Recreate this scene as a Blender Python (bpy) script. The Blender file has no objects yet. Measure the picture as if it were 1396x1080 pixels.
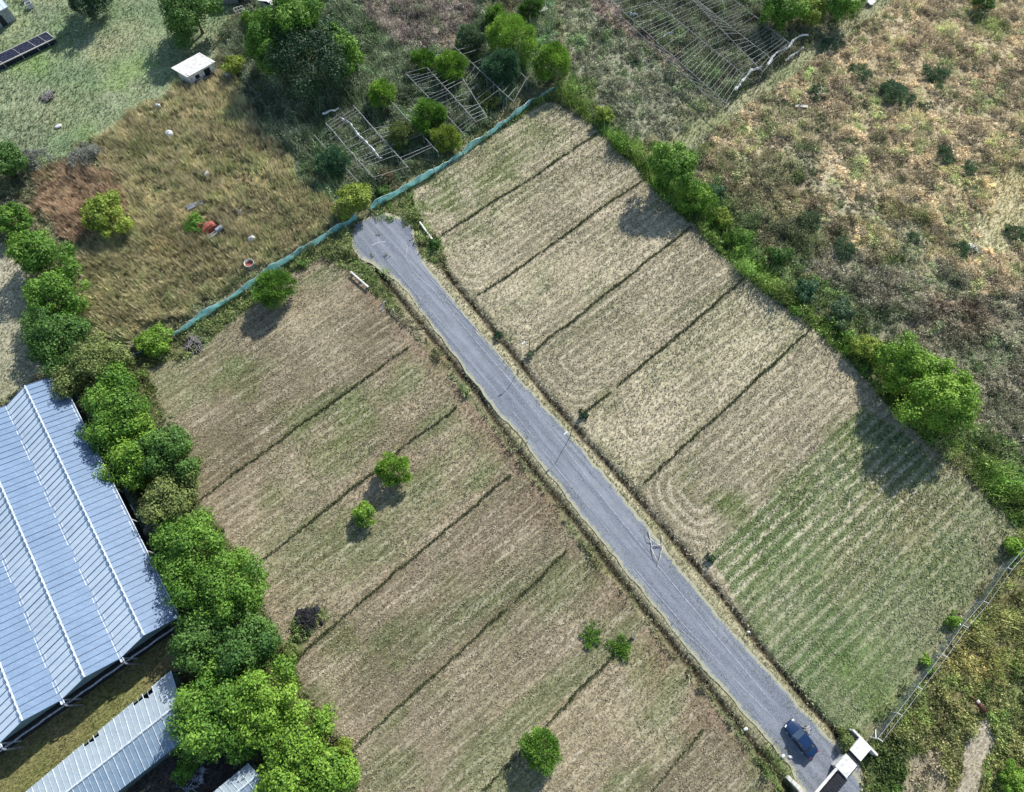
import bpy, math, random
import numpy as np
from mathutils import Vector, Matrix
from mathutils.geometry import tessellate_polygon

rng = np.random.default_rng(7)
random.seed(7)
scn = bpy.context.scene
COL = scn.collection
R = math.radians

# ------------------------------------------------------------------ survey
# the photograph was taken by a drone 92 m up, 24 mm equivalent lens,
# 22.2 degrees off nadir.  W() turns a surveyed sight line into the place
# where it meets a horizontal level z.
H, TH, FOC, CX, CY = 92.0, R(22.2), 931.0, 698.0, 540.0
CT, ST = math.cos(TH), math.sin(TH)


def W(px, py, z=0.0):
    x = (px - CX) / FOC
    y = -(py - CY) / FOC
    dx, dy, dz = x, y * CT + ST, y * ST - CT
    k = (z - H) / dz
    return np.array([dx * k, dy * k, z])


def scale_at(px, py, z=0.0):
    return FOC * (CT + (py - CY) / FOC * ST) / (H - z)


def WP(pts, z=0.0):
    return np.array([W(p[0], p[1], z)[:2] for p in pts])


AL = -0.896
UD = np.array([math.cos(AL), math.sin(AL)])      # along the road
VD = np.array([-math.sin(AL), math.cos(AL)])     # along the plots

# ------------------------------------------------------------------ noise
_T = rng.random((256, 256))


def vnoise(x, y):
    xi = np.floor(x).astype(int)
    yi = np.floor(y).astype(int)
    fx = x - xi
    fy = y - yi
    fx = fx * fx * (3 - 2 * fx)
    fy = fy * fy * (3 - 2 * fy)
    a = _T[xi & 255, yi & 255]
    b = _T[(xi + 1) & 255, yi & 255]
    c = _T[xi & 255, (yi + 1) & 255]
    d = _T[(xi + 1) & 255, (yi + 1) & 255]
    return (a * (1 - fx) + b * fx) * (1 - fy) + (c * (1 - fx) + d * fx) * fy


def fbm(x, y, sc, oc=4, seed=0.0):
    s = 0
    a = 1
    t = 0
    for k in range(oc):
        s = s + a * vnoise(x / sc + 17.3 * k + seed, y / sc + 9.1 * k + seed * 1.7)
        t += a
        a *= .5
        sc = sc / 2.03
    return s / t


def inside(poly, x, y):
    r = np.zeros(x.shape, bool)
    n = len(poly)
    for i in range(n):
        x1, y1 = poly[i]
        x2, y2 = poly[(i + 1) % n]
        if y1 == y2:
            continue
        c = ((y1 > y) != (y2 > y)) & (x < (x2 - x1) * (y - y1) / (y2 - y1) + x1)
        r ^= c
    return r


def seg_dist(pl, x, y):
    d = np.full(x.shape, 1e9)
    for i in range(len(pl) - 1):
        ax, ay = pl[i]
        bx, by = pl[i + 1]
        vx, vy = bx - ax, by - ay
        t = np.clip(((x - ax) * vx + (y - ay) * vy) / (vx * vx + vy * vy), 0, 1)
        d = np.minimum(d, np.hypot(x - ax - t * vx, y - ay - t * vy))
    return d


# ------------------------------------------------------------------ objects
def link(o, parent=None):
    COL.objects.link(o)
    if parent is not None:
        o.parent = parent
    return o


def tag(o, label=None, cat=None, group=None, kind=None):
    if label:
        o['label'] = label
    if cat:
        o['category'] = cat
    if group:
        o['group'] = group
    if kind:
        o['kind'] = kind
    return o


def empty(name, loc, rz=0.0, label=None, cat=None, group=None):
    o = bpy.data.objects.new(name, None)
    o.location = loc
    o.rotation_euler = (0, 0, rz)
    o.empty_display_size = .5
    link(o)
    return tag(o, label, cat, group)


class MB:
    """collects boxes, bars and sheets for ONE mesh"""

    def __init__(s):
        s.v = []
        s.f = []
        s.m = []

    def add(s, vs, fs, m=0):
        b = len(s.v)
        s.v += [tuple(map(float, p)) for p in vs]
        s.f += [tuple(i + b for i in f) for f in fs]
        s.m += [m] * len(fs)

    def box(s, c, d, rz=0.0, m=0, rot=None):
        hx, hy, hz = d[0] / 2, d[1] / 2, d[2] / 2
        M = rot if rot is not None else Matrix.Rotation(rz, 3, 'Z')
        vs = [Vector(c) + M @ Vector((sx * hx, sy * hy, sz * hz)) for sx in (-1, 1) for sy in (-1, 1) for sz in (-1, 1)]
        s.add(vs, [(0, 1, 3, 2), (4, 6, 7, 5), (0, 4, 5, 1), (2, 3, 7, 6), (0, 2, 6, 4), (1, 5, 7, 3)], m)

    def bar(s, p, q, r0, r1=None, n=6, m=0):
        p, q = Vector(p), Vector(q)
        r1 = r0 if r1 is None else r1
        d = (q - p)
        if d.length < 1e-6:
            return
        d.normalize()
        a = d.orthogonal().normalized()
        b = d.cross(a)
        vs = []
        for c, r in ((p, r0), (q, r1)):
            for i in range(n):
                t = 2 * math.pi * i / n
                vs.append(c + a * (r * math.cos(t)) + b * (r * math.sin(t)))
        fs = [(i, (i + 1) % n, n + (i + 1) % n, n + i) for i in range(n)]
        fs += [tuple(range(n))[::-1], tuple(range(n, 2 * n))]
        s.add(vs, fs, m)

    def path(s, pts, r0, r1=None, n=6, m=0):
        r1 = r0 if r1 is None else r1
        k = len(pts) - 1
        for i in range(k):
            s.bar(pts[i], pts[i + 1], r0 + (r1 - r0) * i / k, r0 + (r1 - r0) * (i + 1) / k, n, m)

    def slab(s, quad, t, m=0, m_side=None):
        """a sheet with thickness t; quad is 4 points"""
        q = [Vector(p) for p in quad]
        nrm = (q[1] - q[0]).cross(q[3] - q[0]).normalized()
        if nrm.z < 0:
            nrm = -nrm
        lo = [p - nrm * t for p in q]
        s.add(q + lo, [(0, 1, 2, 3), (7, 6, 5, 4), (0, 4, 5, 1), (1, 5, 6, 2), (2, 6, 7, 3), (3, 7, 4, 0)], m)

    def build(s, name, mats, parent=None, smooth=False, bevel=0):
        me = bpy.data.meshes.new(name)
        me.from_pydata(s.v, [], s.f)
        for m in (mats if isinstance(mats, (list, tuple)) else [mats]):
            me.materials.append(m)
        me.polygons.foreach_set('material_index', s.m)
        if smooth:
            me.polygons.foreach_set('use_smooth', [True] * len(s.f))
        me.update()
        o = bpy.data.objects.new(name, me)
        link(o, parent)
        if bevel:
            b = o.modifiers.new('bevel', 'BEVEL')
            b.width = bevel
            b.segments = 2
            b.limit_method = 'ANGLE'
        return o


def tri_mesh(name, P, C, mat, parent=None, k=3):
    """P (N,k,3) separate faces, C (N,3) colour of each face"""
    n = len(P)
    me = bpy.data.meshes.new(name)
    me.vertices.add(n * k)
    me.vertices.foreach_set('co', np.ascontiguousarray(P, dtype=np.float32).ravel())
    me.loops.add(n * k)
    me.loops.foreach_set('vertex_index', np.arange(n * k, dtype=np.int32))
    me.polygons.add(n)
    me.polygons.foreach_set('loop_start', np.arange(0, n * k, k, dtype=np.int32))
    me.polygons.foreach_set('loop_total', np.full(n, k, dtype=np.int32))
    a = me.color_attributes.new('Col', 'FLOAT_COLOR', 'POINT')
    c4 = np.ones((n, k, 4), np.float32)
    c4[:, :, :3] = C[:, None, :]
    a.data.foreach_set('color', c4.ravel())
    me.materials.append(mat)
    me.update(calc_edges=True)
    o = bpy.data.objects.new(name, me)
    return link(o, parent)


# ------------------------------------------------------------------ materials
def nt(name):
    m = bpy.data.materials.new(name)
    m.use_nodes = True
    t = m.node_tree
    return m, t.nodes, t.links, t.nodes['Principled BSDF']


def plain(name, col, rough=.6, metal=0.0, var=.25, sc=3.0, bump=.0, spec=.4, dirt=None):
    """a surface with a little procedural unevenness"""
    m, N, L, b = nt(name)
    tc = N.new('ShaderNodeTexCoord')
    no = N.new('ShaderNodeTexNoise')
    no.inputs['Scale'].default_value = sc
    no.inputs['Detail'].default_value = 6
    L.new(tc.outputs['Object'], no.inputs['Vector'])
    rp = N.new('ShaderNodeValToRGB')
    e = rp.color_ramp.elements
    c2 = dirt if dirt else tuple(c * (1 - var * 1.6) for c in col)
    e[0].position, e[1].position = .32, .62
    e[0].color = (*c2, 1)
    e[1].color = (*col, 1)
    L.new(no.outputs['Fac'], rp.inputs['Fac'])
    L.new(rp.outputs['Color'], b.inputs['Base Color'])
    b.inputs['Roughness'].default_value = rough
    b.inputs['Metallic'].default_value = metal
    b.inputs['Specular IOR Level'].default_value = spec
    if bump:
        bp = N.new('ShaderNodeBump')
        bp.inputs['Strength'].default_value = bump
        bp.inputs['Distance'].default_value = .05
        L.new(no.outputs['Fac'], bp.inputs['Height'])
        L.new(bp.outputs['Normal'], b.inputs['Normal'])
    return m


def foliage(name, trans=.3, rough=.55, spec=.25):
    m, N, L, b = nt(name)
    at = N.new('ShaderNodeVertexColor')
    at.layer_name = 'Col'
    L.new(at.outputs['Color'], b.inputs['Base Color'])
    b.inputs['Roughness'].default_value = rough
    b.inputs['Specular IOR Level'].default_value = spec
    tr = N.new('ShaderNodeBsdfTranslucent')
    L.new(at.outputs['Color'], tr.inputs['Color'])
    mx = N.new('ShaderNodeMixShader')
    mx.inputs[0].default_value = trans
    L.new(b.outputs[0], mx.inputs[1])
    L.new(tr.outputs[0], mx.inputs[2])
    L.new(mx.outputs[0], N['Material Output'].inputs['Surface'])
    return m


def math_node(N, L, op, a, b=None, clamp=False):
    n = N.new('ShaderNodeMath')
    n.operation = op
    n.use_clamp = clamp
    for i, v in enumerate((a, b)):
        if v is None:
            continue
        if isinstance(v, (int, float)):
            n.inputs[i].default_value = v
        else:
            L.new(v, n.inputs[i])
    return n.outputs[0]


def mixcol(N, L, fac, a, b, mode='MIX'):
    n = N.new('ShaderNodeMix')
    n.data_type = 'RGBA'
    n.blend_type = mode
    for s, v in ((n.inputs[0], fac), (n.inputs[6], a), (n.inputs[7], b)):
        if isinstance(v, (int, float)):
            s.default_value = v
        elif isinstance(v, tuple):
            s.default_value = (*v, 1)
        else:
            L.new(v, s)
    return n.outputs[2]


def noise(N, L, vec, sc, det=4, rough=.55):
    n = N.new('ShaderNodeTexNoise')
    n.inputs['Scale'].default_value = sc
    n.inputs['Detail'].default_value = det
    n.inputs['Roughness'].default_value = rough
    L.new(vec, n.inputs['Vector'])
    return n.outputs['Fac']


def ramp(N, L, fac, p0, p1):
    n = N.new('ShaderNodeMapRange')
    n.inputs['From Min'].default_value = p0
    n.inputs['From Max'].default_value = p1
    n.clamp = True
    L.new(fac, n.inputs['Value'])
    return n.outputs[0]


def ground_material():
    m, N, L, b = nt('ground_mixed_cover')
    at = N.new('ShaderNodeVertexColor')
    at.layer_name = 'Col'
    ms = N.new('ShaderNodeVertexColor')
    ms.layer_name = 'Mask'
    sep = N.new('ShaderNodeSeparateColor')
    L.new(ms.outputs['Color'], sep.inputs[0])
    tc = N.new('ShaderNodeTexCoord')
    P = tc.outputs['Object']
    # mowing rows: rotate so that x runs along the road
    mp = N.new('ShaderNodeMapping')
    mp.inputs['Rotation'].default_value = (0, 0, -AL)
    L.new(P, mp.inputs['Vector'])
    mp2 = N.new('ShaderNodeMapping')           # clippings lie along the rows
    mp2.inputs['Scale'].default_value = (1.0, .32, 1)
    L.new(mp.outputs[0], mp2.inputs['Vector'])
    n1 = noise(N, L, mp2.outputs[0], 4.6, 5, .68)
    n2 = noise(N, L, P, 2.9, 6, .74)
    n3 = noise(N, L, P, .35, 5, .6)
    spk = math_node(N, L, 'ADD', math_node(N, L, 'MULTIPLY', n1, .5), math_node(N, L, 'MULTIPLY', n2, .5))
    lo = mixcol(N, L, 1.0, at.outputs['Color'], (.34, .34, .33), 'MULTIPLY')
    hi = mixcol(N, L, 1.0, at.outputs['Color'], (1.55, 1.54, 1.52), 'MULTIPLY')
    c = mixcol(N, L, ramp(N, L, spk, .38, .60), lo, hi)
    # broad stains
    c2 = mixcol(N, L, math_node(N, L, 'MULTIPLY', ramp(N, L, n3, .42, .66), .35), c, mixcol(N, L, 1.0, c, (.72, .74, .66), 'MULTIPLY'))
    # rows of pale straw, following the mower round each plot
    ph = math_node(N, L, 'ADD', sep.outputs[0], math_node(N, L, 'MULTIPLY', noise(N, L, P, .55, 4, .6), 1.1))
    sn = math_node(N, L, 'SINE', math_node(N, L, 'MULTIPLY', ph, 2 * math.pi / 1.45))
    wv = math_node(N, L, 'MULTIPLY', math_node(N, L, 'ADD', sn, 1.0), .5)
    sx = N.new('ShaderNodeSeparateXYZ')
    L.new(mp.outputs[0], sx.inputs[0])
    cb = N.new('ShaderNodeCombineXYZ')
    L.new(math_node(N, L, 'MULTIPLY', sep.outputs[0], 2.3), cb.inputs[0])
    L.new(math_node(N, L, 'MULTIPLY', sx.outputs[1], .16), cb.inputs[1])
    L.new(math_node(N, L, 'MULTIPLY', sx.outputs[0], .05), cb.inputs[2])
    n4 = noise(N, L, cb.outputs[0], 1.0, 5, .65)
    wmix = math_node(N, L, 'ADD', math_node(N, L, 'MULTIPLY', math_node(N, L, 'SUBTRACT', wv, .5), sep.outputs[2]), n4)
    rows = math_node(N, L, 'MULTIPLY', ramp(N, L, wmix, .50, .76), sep.outputs[1])
    rows = math_node(N, L, 'MULTIPLY', rows, ramp(N, L, n2, .34, .56))
    c3 = mixcol(N, L, rows, c2, (.52, .47, .35))
    dk = math_node(N, L, 'MULTIPLY', math_node(N, L, 'MULTIPLY', ramp(N, L, wmix, .50, .28), sep.outputs[1]), .75)
    c4 = mixcol(N, L, dk, c3, mixcol(N, L, 1.0, c3, (.58, .62, .52), 'MULTIPLY'))
    L.new(c4, b.inputs['Base Color'])
    b.inputs['Roughness'].default_value = .95
    b.inputs['Specular IOR Level'].default_value = .1
    bp = N.new('ShaderNodeBump')
    bp.inputs['Strength'].default_value = .9
    bp.inputs['Distance'].default_value = .22
    L.new(spk, bp.inputs['Height'])
    L.new(bp.outputs['Normal'], b.inputs['Normal'])
    return m


def gravel_material():
    m, N, L, b = nt('grey_gravel')
    tc = N.new('ShaderNodeTexCoord')
    P = tc.outputs['Object']
    mp = N.new('ShaderNodeMapping')
    mp.inputs['Rotation'].default_value = (0, 0, -AL)
    L.new(P, mp.inputs['Vector'])
    mp2 = N.new('ShaderNodeMapping')
    mp2.inputs['Scale'].default_value = (.06, 1.3, 1)
    L.new(mp.outputs[0], mp2.inputs['Vector'])
    n1 = noise(N, L, P, 7.0, 6, .75)
    n2 = noise(N, L, P, .45, 4)
    n3 = noise(N, L, mp2.outputs[0], 1.0, 5, .6)
    c = mixcol(N, L, ramp(N, L, n1, .36, .66), (.07, .08, .10), (.225, .25, .295))
    c = mixcol(N, L, math_node(N, L, 'MULTIPLY', ramp(N, L, n3, .42, .62), .55), c, (.27, .29, .325))
    c = mixcol(N, L, math_node(N, L, 'MULTIPLY', ramp(N, L, n2, .45, .7), .45), c, (.14, .155, .175))
    # dry grass creeping over the margins
    at = N.new('ShaderNodeVertexColor')
    at.layer_name = 'Col'
    sep = N.new('ShaderNodeSeparateColor')
    L.new(at.outputs['Color'], sep.inputs[0])
    e = math_node(N, L, 'ADD', math_node(N, L, 'MULTIPLY', noise(N, L, P, 1.1, 6, .7), .9), sep.outputs[0])
    c = mixcol(N, L, math_node(N, L, 'MULTIPLY', ramp(N, L, e, .80, 1.02), .85), c, (.34, .335, .225))
    L.new(c, b.inputs['Base Color'])
    b.inputs['Roughness'].default_value = .9
    b.inputs['Specular IOR Level'].default_value = .2
    bp = N.new('ShaderNodeBump')
    bp.inputs['Strength'].default_value = .6
    bp.inputs['Distance'].default_value = .05
    L.new(n1, bp.inputs['Height'])
    L.new(bp.outputs['Normal'], b.inputs['Normal'])
    return m


def sheet_material(name, col, col2, rough, trans=0.0):
    """weathered greenhouse sheeting: streaks down the slope, dust"""
    m, N, L, b = nt(name)
    tc = N.new('ShaderNodeTexCoord')
    P = tc.outputs['Object']
    n1 = noise(N, L, P, .5, 6, .65)
    n2 = noise(N, L, P, 5.0, 4, .6)
    mp = N.new('ShaderNodeMapping')
    mp.inputs['Scale'].default_value = (.25, 2.5, .5)
    L.new(P, mp.inputs['Vector'])
    n3 = noise(N, L, mp.outputs[0], 1.2, 4, .6)
    f = math_node(N, L, 'ADD', math_node(N, L, 'MULTIPLY', n1, .5), math_node(N, L, 'MULTIPLY', n3, .5))
    c = mixcol(N, L, ramp(N, L, f, .38, .64), col2, col)
    c = mixcol(N, L, math_node(N, L, 'MULTIPLY', ramp(N, L, n2, .5, .7), .14), c, (.5, .53, .54))
    n5 = noise(N, L, P, .16, 5, .7)
    c = mixcol(N, L, math_node(N, L, 'MULTIPLY', ramp(N, L, n5, .48, .66), .30), c, mixcol(N, L, 1.0, c, (.70, .74, .76), 'MULTIPLY'))
    L.new(c, b.inputs['Base Color'])
    b.inputs['Roughness'].default_value = rough
    b.inputs['Specular IOR Level'].default_value = .5
    if trans:
        tp = N.new('ShaderNodeBsdfTransparent')
        tp.inputs[0].default_value = (.75, .82, .9, 1)
        mx = N.new('ShaderNodeMixShader')
        mx.inputs[0].default_value = trans
        L.new(b.outputs[0], mx.inputs[1])
        L.new(tp.outputs[0], mx.inputs[2])
        L.new(mx.outputs[0], N['Material Output'].inputs['Surface'])
    return m


M_GROUND = ground_material()
M_ROAD = gravel_material()
M_LEAF = foliage('leaf_green', .25)
M_DRY = foliage('dry_stalk', .2, .8, .1)
M_BARK = plain('bark', (.11, .085, .06), .9, var=.4, sc=6, bump=.6)
M_WHITE = plain('white_render', (.68, .67, .64), .75, var=.22, sc=2.2)
M_CONC = plain('pale_concrete', (.55, .54, .50), .8, var=.18, sc=2.5, bump=.2)
M_STEEL = plain('galvanised_steel', (.62, .66, .72), .45, .3, var=.15)
M_FRAME = plain('weathered_frame_timber', (.38, .38, .39), .85, var=.4, sc=4)
M_DARK = plain('black_iron', (.03, .03, .035), .5, .3)
M_INSIDE = plain('dark_interior', (.02, .025, .035), .8)
M_RUST = plain('rusty_red_paint', (.36, .10, .07), .7, var=.4, sc=5, bump=.2)
M_GREYM = plain('grey_metal_sheet', (.36, .39, .45), .5, .3, var=.3, sc=3)
M_ROOFA = sheet_material('blue_grey_polycarbonate', (.15, .225, .335), (.115, .18, .285), .38)  # right-facing slopes: same sheeting, deepened against the side that catches the sky
M_ROOFB = sheet_material('whitewashed_polycarbonate', (.62, .70, .77), (.50, .60, .69), .42)  # left-facing slopes: sky brightness put into the colour; also the blue shed roof
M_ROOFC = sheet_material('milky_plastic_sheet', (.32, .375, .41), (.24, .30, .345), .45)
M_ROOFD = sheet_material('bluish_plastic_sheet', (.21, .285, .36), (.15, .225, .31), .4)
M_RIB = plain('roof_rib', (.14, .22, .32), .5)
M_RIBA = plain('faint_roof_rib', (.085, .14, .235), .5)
M_RIBW = plain('white_batten', (.58, .64, .70), .5)
M_GABLE = sheet_material('teal_grey_gable_glazing', (.12, .20, .22), (.07, .125, .15), .4)
M_NET = None
M_PAINT = plain('dark_blue_car_paint', (.006, .024, .075), .34, 0, var=.05, spec=.4)
M_GLASS = plain('car_window_glass', (.03, .05, .08), .05, var=.05, spec=.9)
M_TYRE = plain('tyre_rubber', (.02, .02, .02), .9)
M_LAMP = plain('headlight_lens', (.75, .78, .8), .15)
M_REDL = plain('tail_light_lens', (.35, .02, .02), .2)
M_PLASTIC = plain('white_plastic', (.62, .63, .62), .6, var=.25, sc=4)
M_SOIL = plain('dark_soil_heap', (.055, .05, .045), .95, var=.3, sc=3, bump=.5)
M_CHAR = plain('charred_wood', (.022, .022, .028), .9, var=.4, sc=5)
M_PALEWOOD = plain('bleached_wood', (.56, .53, .47), .8, var=.2)
M_GREYWOOD = plain('grey_dead_wood', (.30, .28, .27), .9, var=.3)
M_HORSE = plain('chestnut_coat', (.10, .035, .02), .55, var=.25, sc=2)
M_MANE = plain('black_mane_hair', (.015, .012, .01), .6)
M_PALECOAT = plain('pale_coat_patch', (.55, .48, .40), .6, var=.15)


def net_material(name, col, open_):
    m, N, L, b = nt(name)
    tc = N.new('ShaderNodeTexCoord')
    P = tc.outputs['Object']
    n = noise(N, L, P, 1.4, 5, .6)
    n2 = noise(N, L, P, 3.5, 4, .7)
    c = mixcol(N, L, ramp(N, L, n, .35, .65), tuple(x * .55 for x in col), col)
    c = mixcol(N, L, math_node(N, L, 'MULTIPLY', ramp(N, L, n2, .52, .68), .6), c, tuple(min(.85, x * 1.1 + .22) for x in col))
    L.new(c, b.inputs['Base Color'])
    b.inputs['Roughness'].default_value = .6
    tl = N.new('ShaderNodeBsdfTranslucent')
    L.new(c, tl.inputs['Color'])
    m1 = N.new('ShaderNodeMixShader')
    m1.inputs[0].default_value = .35
    L.new(b.outputs[0], m1.inputs[1])
    L.new(tl.outputs[0], m1.inputs[2])
    tp = N.new('ShaderNodeBsdfTransparent')
    m2 = N.new('ShaderNodeMixShader')
    L.new(math_node(N, L, 'ADD', math_node(N, L, 'MULTIPLY', ramp(N, L, n2, .40, .30), .55), open_, True), m2.inputs[0])
    L.new(m1.outputs[0], m2.inputs[1])
    L.new(tp.outputs[0], m2.inputs[2])
    L.new(m2.outputs[0], N['Material Output'].inputs['Surface'])
    return m


M_NET = net_material('turquoise_shade_net', (.34, .84, .84), .10)
M_NETG = net_material('dark_green_shade_net', (.015, .12, .09), .2)
M_NETB = net_material('navy_shade_net', (.012, .02, .06), .08)
M_MESH = net_material('wire_mesh_veil', (.30, .36, .36), .72)

# ------------------------------------------------------------------ zones of the land
# name, outline (sighted corners), albedo a, albedo b, speckle, rows, [tufts per m2, height, kind], tuft colours
Z = []


def zone(name, pts, a, b, rows=0.0, dens=0.0, h=.2, kind='grass', ta=None, tb=None, warp=1.6, wave=.35):
    Z.append(dict(name=name, poly=WP(pts), a=np.array(a), b=np.array(b), rows=rows, dens=dens, h=h, kind=kind,
                  ta=np.array(ta if ta else a), tb=np.array(tb if tb else b), warp=warp, wave=wave))


BIG = [(-900, -700), (2300, -700), (2300, 1700), (-900, 1700)]
zone('scrub', BIG, (.15, .155, .085), (.19, .18, .11), dens=5, h=.7, kind='weed', ta=(.14, .17, .08), tb=(.36, .34, .22))
zone('lawn', [(-500, -300), (345, -300), (330, 0), (300, 50), (292, 95), (240, 120), (190, 150), (130, 190), (60, 225), (20, 240), (-500, 300)],
     (.165, .225, .125), (.235, .265, .165), dens=6, h=.22, kind='grass', ta=(.14, .235, .10), tb=(.33, .37, .22))
zone('reeds_brown', [(35, 240), (100, 205), (150, 250), (190, 290), (150, 335), (95, 330), (50, 290)],
     (.27, .195, .125), (.33, .25, .165), dens=9, h=.85, kind='reed', ta=(.36, .27, .185), tb=(.64, .51, .37), warp=4)
zone('reeds_tan', [(125, 195), (185, 155), (240, 125), (300, 100), (345, 150), (400, 225), (455, 280), (455, 305), (400, 340), (330, 385), (230, 445),
                   (180, 470), (120, 470), (95, 400), (120, 330), (180, 290), (150, 245)],
     (.25, .245, .145), (.36, .33, .215), dens=10, h=.85, kind='reed', ta=(.25, .275, .13), tb=(.82, .71, .49), warp=2.5)
zone('lawn_pale', [(-500, 320), (10, 330), (40, 400), (60, 470), (40, 520), (0, 550), (-500, 600)],
     (.26, .26, .17), (.33, .31, .23), dens=5, h=.15, kind='grass', ta=(.25, .27, .16), tb=(.40, .38, .28))
zone('dark_scrub', [(300, 60), (350, 0), (350, -400), (760, -400), (760, 100), (690, 150), (600, 215), (505, 270), (460, 285), (400, 225), (345, 150)],
     (.085, .105, .068), (.125, .135, .095), dens=12, h=1.1, kind='weed', ta=(.095, .145, .075), tb=(.34, .39, .25))
zone('purple_dry', [(455, -300), (650, -300), (650, 40), (610, 65), (560, 70), (520, 50), (480, 0)],
     (.15, .13, .105), (.20, .17, .135), dens=10, h=.9, kind='weed', ta=(.19, .16, .13), tb=(.42, .37, .32))
zone('mid_scrub', [(745, -400), (1010, -400), (1010, 130), (960, 190), (900, 225), (840, 170), (775, 110)],
     (.19, .205, .135), (.25, .25, .18), dens=9.5, h=.55, kind='weed', ta=(.17, .20, .11), tb=(.42, .41, .30))
zone('ruin_weeds', [(800, -300), (1000, -300), (1085, 50), (1040, 110), (985, 150), (925, 110), (850, 40)],
     (.075, .085, .06), (.11, .11, .08), dens=12, h=.95, kind='weed', ta=(.12, .15, .08), tb=(.34, .34, .24))
zone('ruin_dead', [(790, -20), (825, -5), (870, 40), (940, 95), (960, 115), (930, 110), (880, 70), (820, 25)],
     (.20, .165, .13), (.25, .20, .16), dens=5, h=.4, kind='weed', ta=(.26, .21, .17), tb=(.36, .30, .25))
zone('tan_scrub', [(955, 195), (1010, 145), (1100, 75), (1210, 0), (1330, -150), (2000, -300), (2000, 1000), (1396, 690), (1300, 590), (1200, 480), (1110, 420), (1010, 330), (955, 260)],
     (.30, .25, .155), (.42, .36, .24), dens=10, h=.6, kind='weed', ta=(.30, .25, .14), tb=(.80, .69, .49))
zone('olive_scrub', [(950, 200), (1060, 205), (1150, 265), (1185, 330), (1120, 410), (1000, 320)],
     (.18, .17, .10), (.25, .225, .14), dens=10, h=.7, kind='weed', ta=(.17, .17, .08), tb=(.50, .44, .28), warp=7)
zone('yellow_scrub', [(1165, 270), (1220, 265), (1270, 330), (1285, 385), (1240, 390), (1190, 330)],
     (.26, .23, .125), (.33, .29, .17), dens=10, h=.6, kind='weed', ta=(.26, .24, .11), tb=(.60, .53, .31), warp=6)
zone('grey_scrub', [(1120, 350), (1200, 330), (1290, 370), (1420, 420), (1900, 560), (1500, 690), (1396, 640), (1300, 560), (1200, 470), (1090, 410)],
     (.18, .17, .115), (.25, .225, .165), dens=10, h=.75, kind='weed', ta=(.16, .17, .09), tb=(.54, .49, .38), warp=8)
zone('faint_path', [(1062, 196), (1076, 190), (1185, 270), (1292, 380), (1345, 402), (1338, 414), (1280, 396), (1170, 286)], (.26, .24, .155), (.34, .31, .21), dens=9, h=.35, kind='weed', ta=(.25, .25, .14), tb=(.62, .56, .39), warp=5)
zone('pale_strip', [(1396, 230), (1420, 300), (1370, 340), (1290, 350), (1330, 300), (1360, 260)], (.36, .34, .20), (.45, .41, .27), dens=7, h=.3, kind='grass', ta=(.30, .31, .15), tb=(.74, .68, .43), warp=4)
zone('hedge_fringe', [(775, 100), (810, 130), (870, 185), (930, 225), (985, 262), (1050, 322), (1130, 395), (1205, 450), (1290, 530), (1350, 590), (1420, 640), (1700, 800), (1700, 940), (1396, 725),
                      (1310, 645), (1200, 555), (1110, 455), (1020, 380), (945, 312), (880, 247), (830, 194), (758, 130)],
     (.11, .125, .06), (.15, .155, .085), dens=10, h=.8, kind='weed', ta=(.10, .17, .05), tb=(.34, .40, .18), warp=4)
zone('hedge', [(770, 112), (800, 145), (860, 200), (905, 240), (960, 285), (1020, 345), (1110, 425), (1190, 480), (1260, 550), (1320, 610), (1396, 655), (1700, 840),
               (1700, 940), (1396, 725), (1310, 645), (1200, 555), (1110, 455), (1020, 380), (945, 312), (880, 247), (830, 194), (758, 130)],
     (.07, .09, .035), (.10, .115, .05), dens=13, h=1.4, kind='weed', ta=(.085, .175, .035), tb=(.31, .42, .10), warp=1)
zone('weeds_low_right', [(1396, 705), (1700, 850), (1700, 1500), (1165, 1500), (1175, 1040), (1195, 1010), (1225, 965), (1300, 870), (1374, 768)],
     (.13, .13, .06), (.17, .155, .08), dens=11, h=.75, kind='weed', ta=(.12, .18, .055), tb=(.46, .43, .18), warp=1)
zone('weeds_dark_corner', [(1180, 1020), (1210, 1000), (1255, 1015), (1240, 1085), (1190, 1085)],
     (.06, .08, .03), (.09, .11, .045), dens=9, h=.6, kind='weed', ta=(.06, .11, .025), tb=(.16, .20, .07), warp=1.5)
zone('goat_path', [(1326, 978), (1348, 975), (1352, 1010), (1335, 1050), (1330, 1110), (1295, 1110), (1312, 1040)],
     (.33, .29, .22), (.38, .34, .27), dens=1.5, h=.2, kind='grass', ta=(.3, .3, .18), tb=(.45, .41, .3), warp=1.2)
zone('dry_low_right', [(1238, 1030), (1272, 1018), (1290, 1050), (1300, 1110), (1235, 1110)],
     (.26, .225, .15), (.32, .28, .2), dens=5, h=.4, kind='weed', ta=(.28, .25, .14), tb=(.44, .39, .28), warp=1.5)
zone('tractor_track', [(880, 207), (1000, 137), (1100, 66), (1200, -5), (1310, -120), (1325, -110), (1213, 6), (1110, 82), (1010, 152), (900, 226)],
     (.21, .23, .125), (.28, .275, .17), dens=4, h=.25, kind='grass', ta=(.19, .25, .10), tb=(.38, .37, .24), warp=.8)
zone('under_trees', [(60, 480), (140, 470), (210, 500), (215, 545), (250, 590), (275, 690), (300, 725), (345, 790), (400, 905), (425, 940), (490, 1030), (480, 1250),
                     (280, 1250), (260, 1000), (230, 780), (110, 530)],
     (.07, .085, .035), (.10, .105, .05), dens=5, h=.5, kind='weed', ta=(.07, .11, .03), tb=(.19, .22, .07), warp=1)
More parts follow.
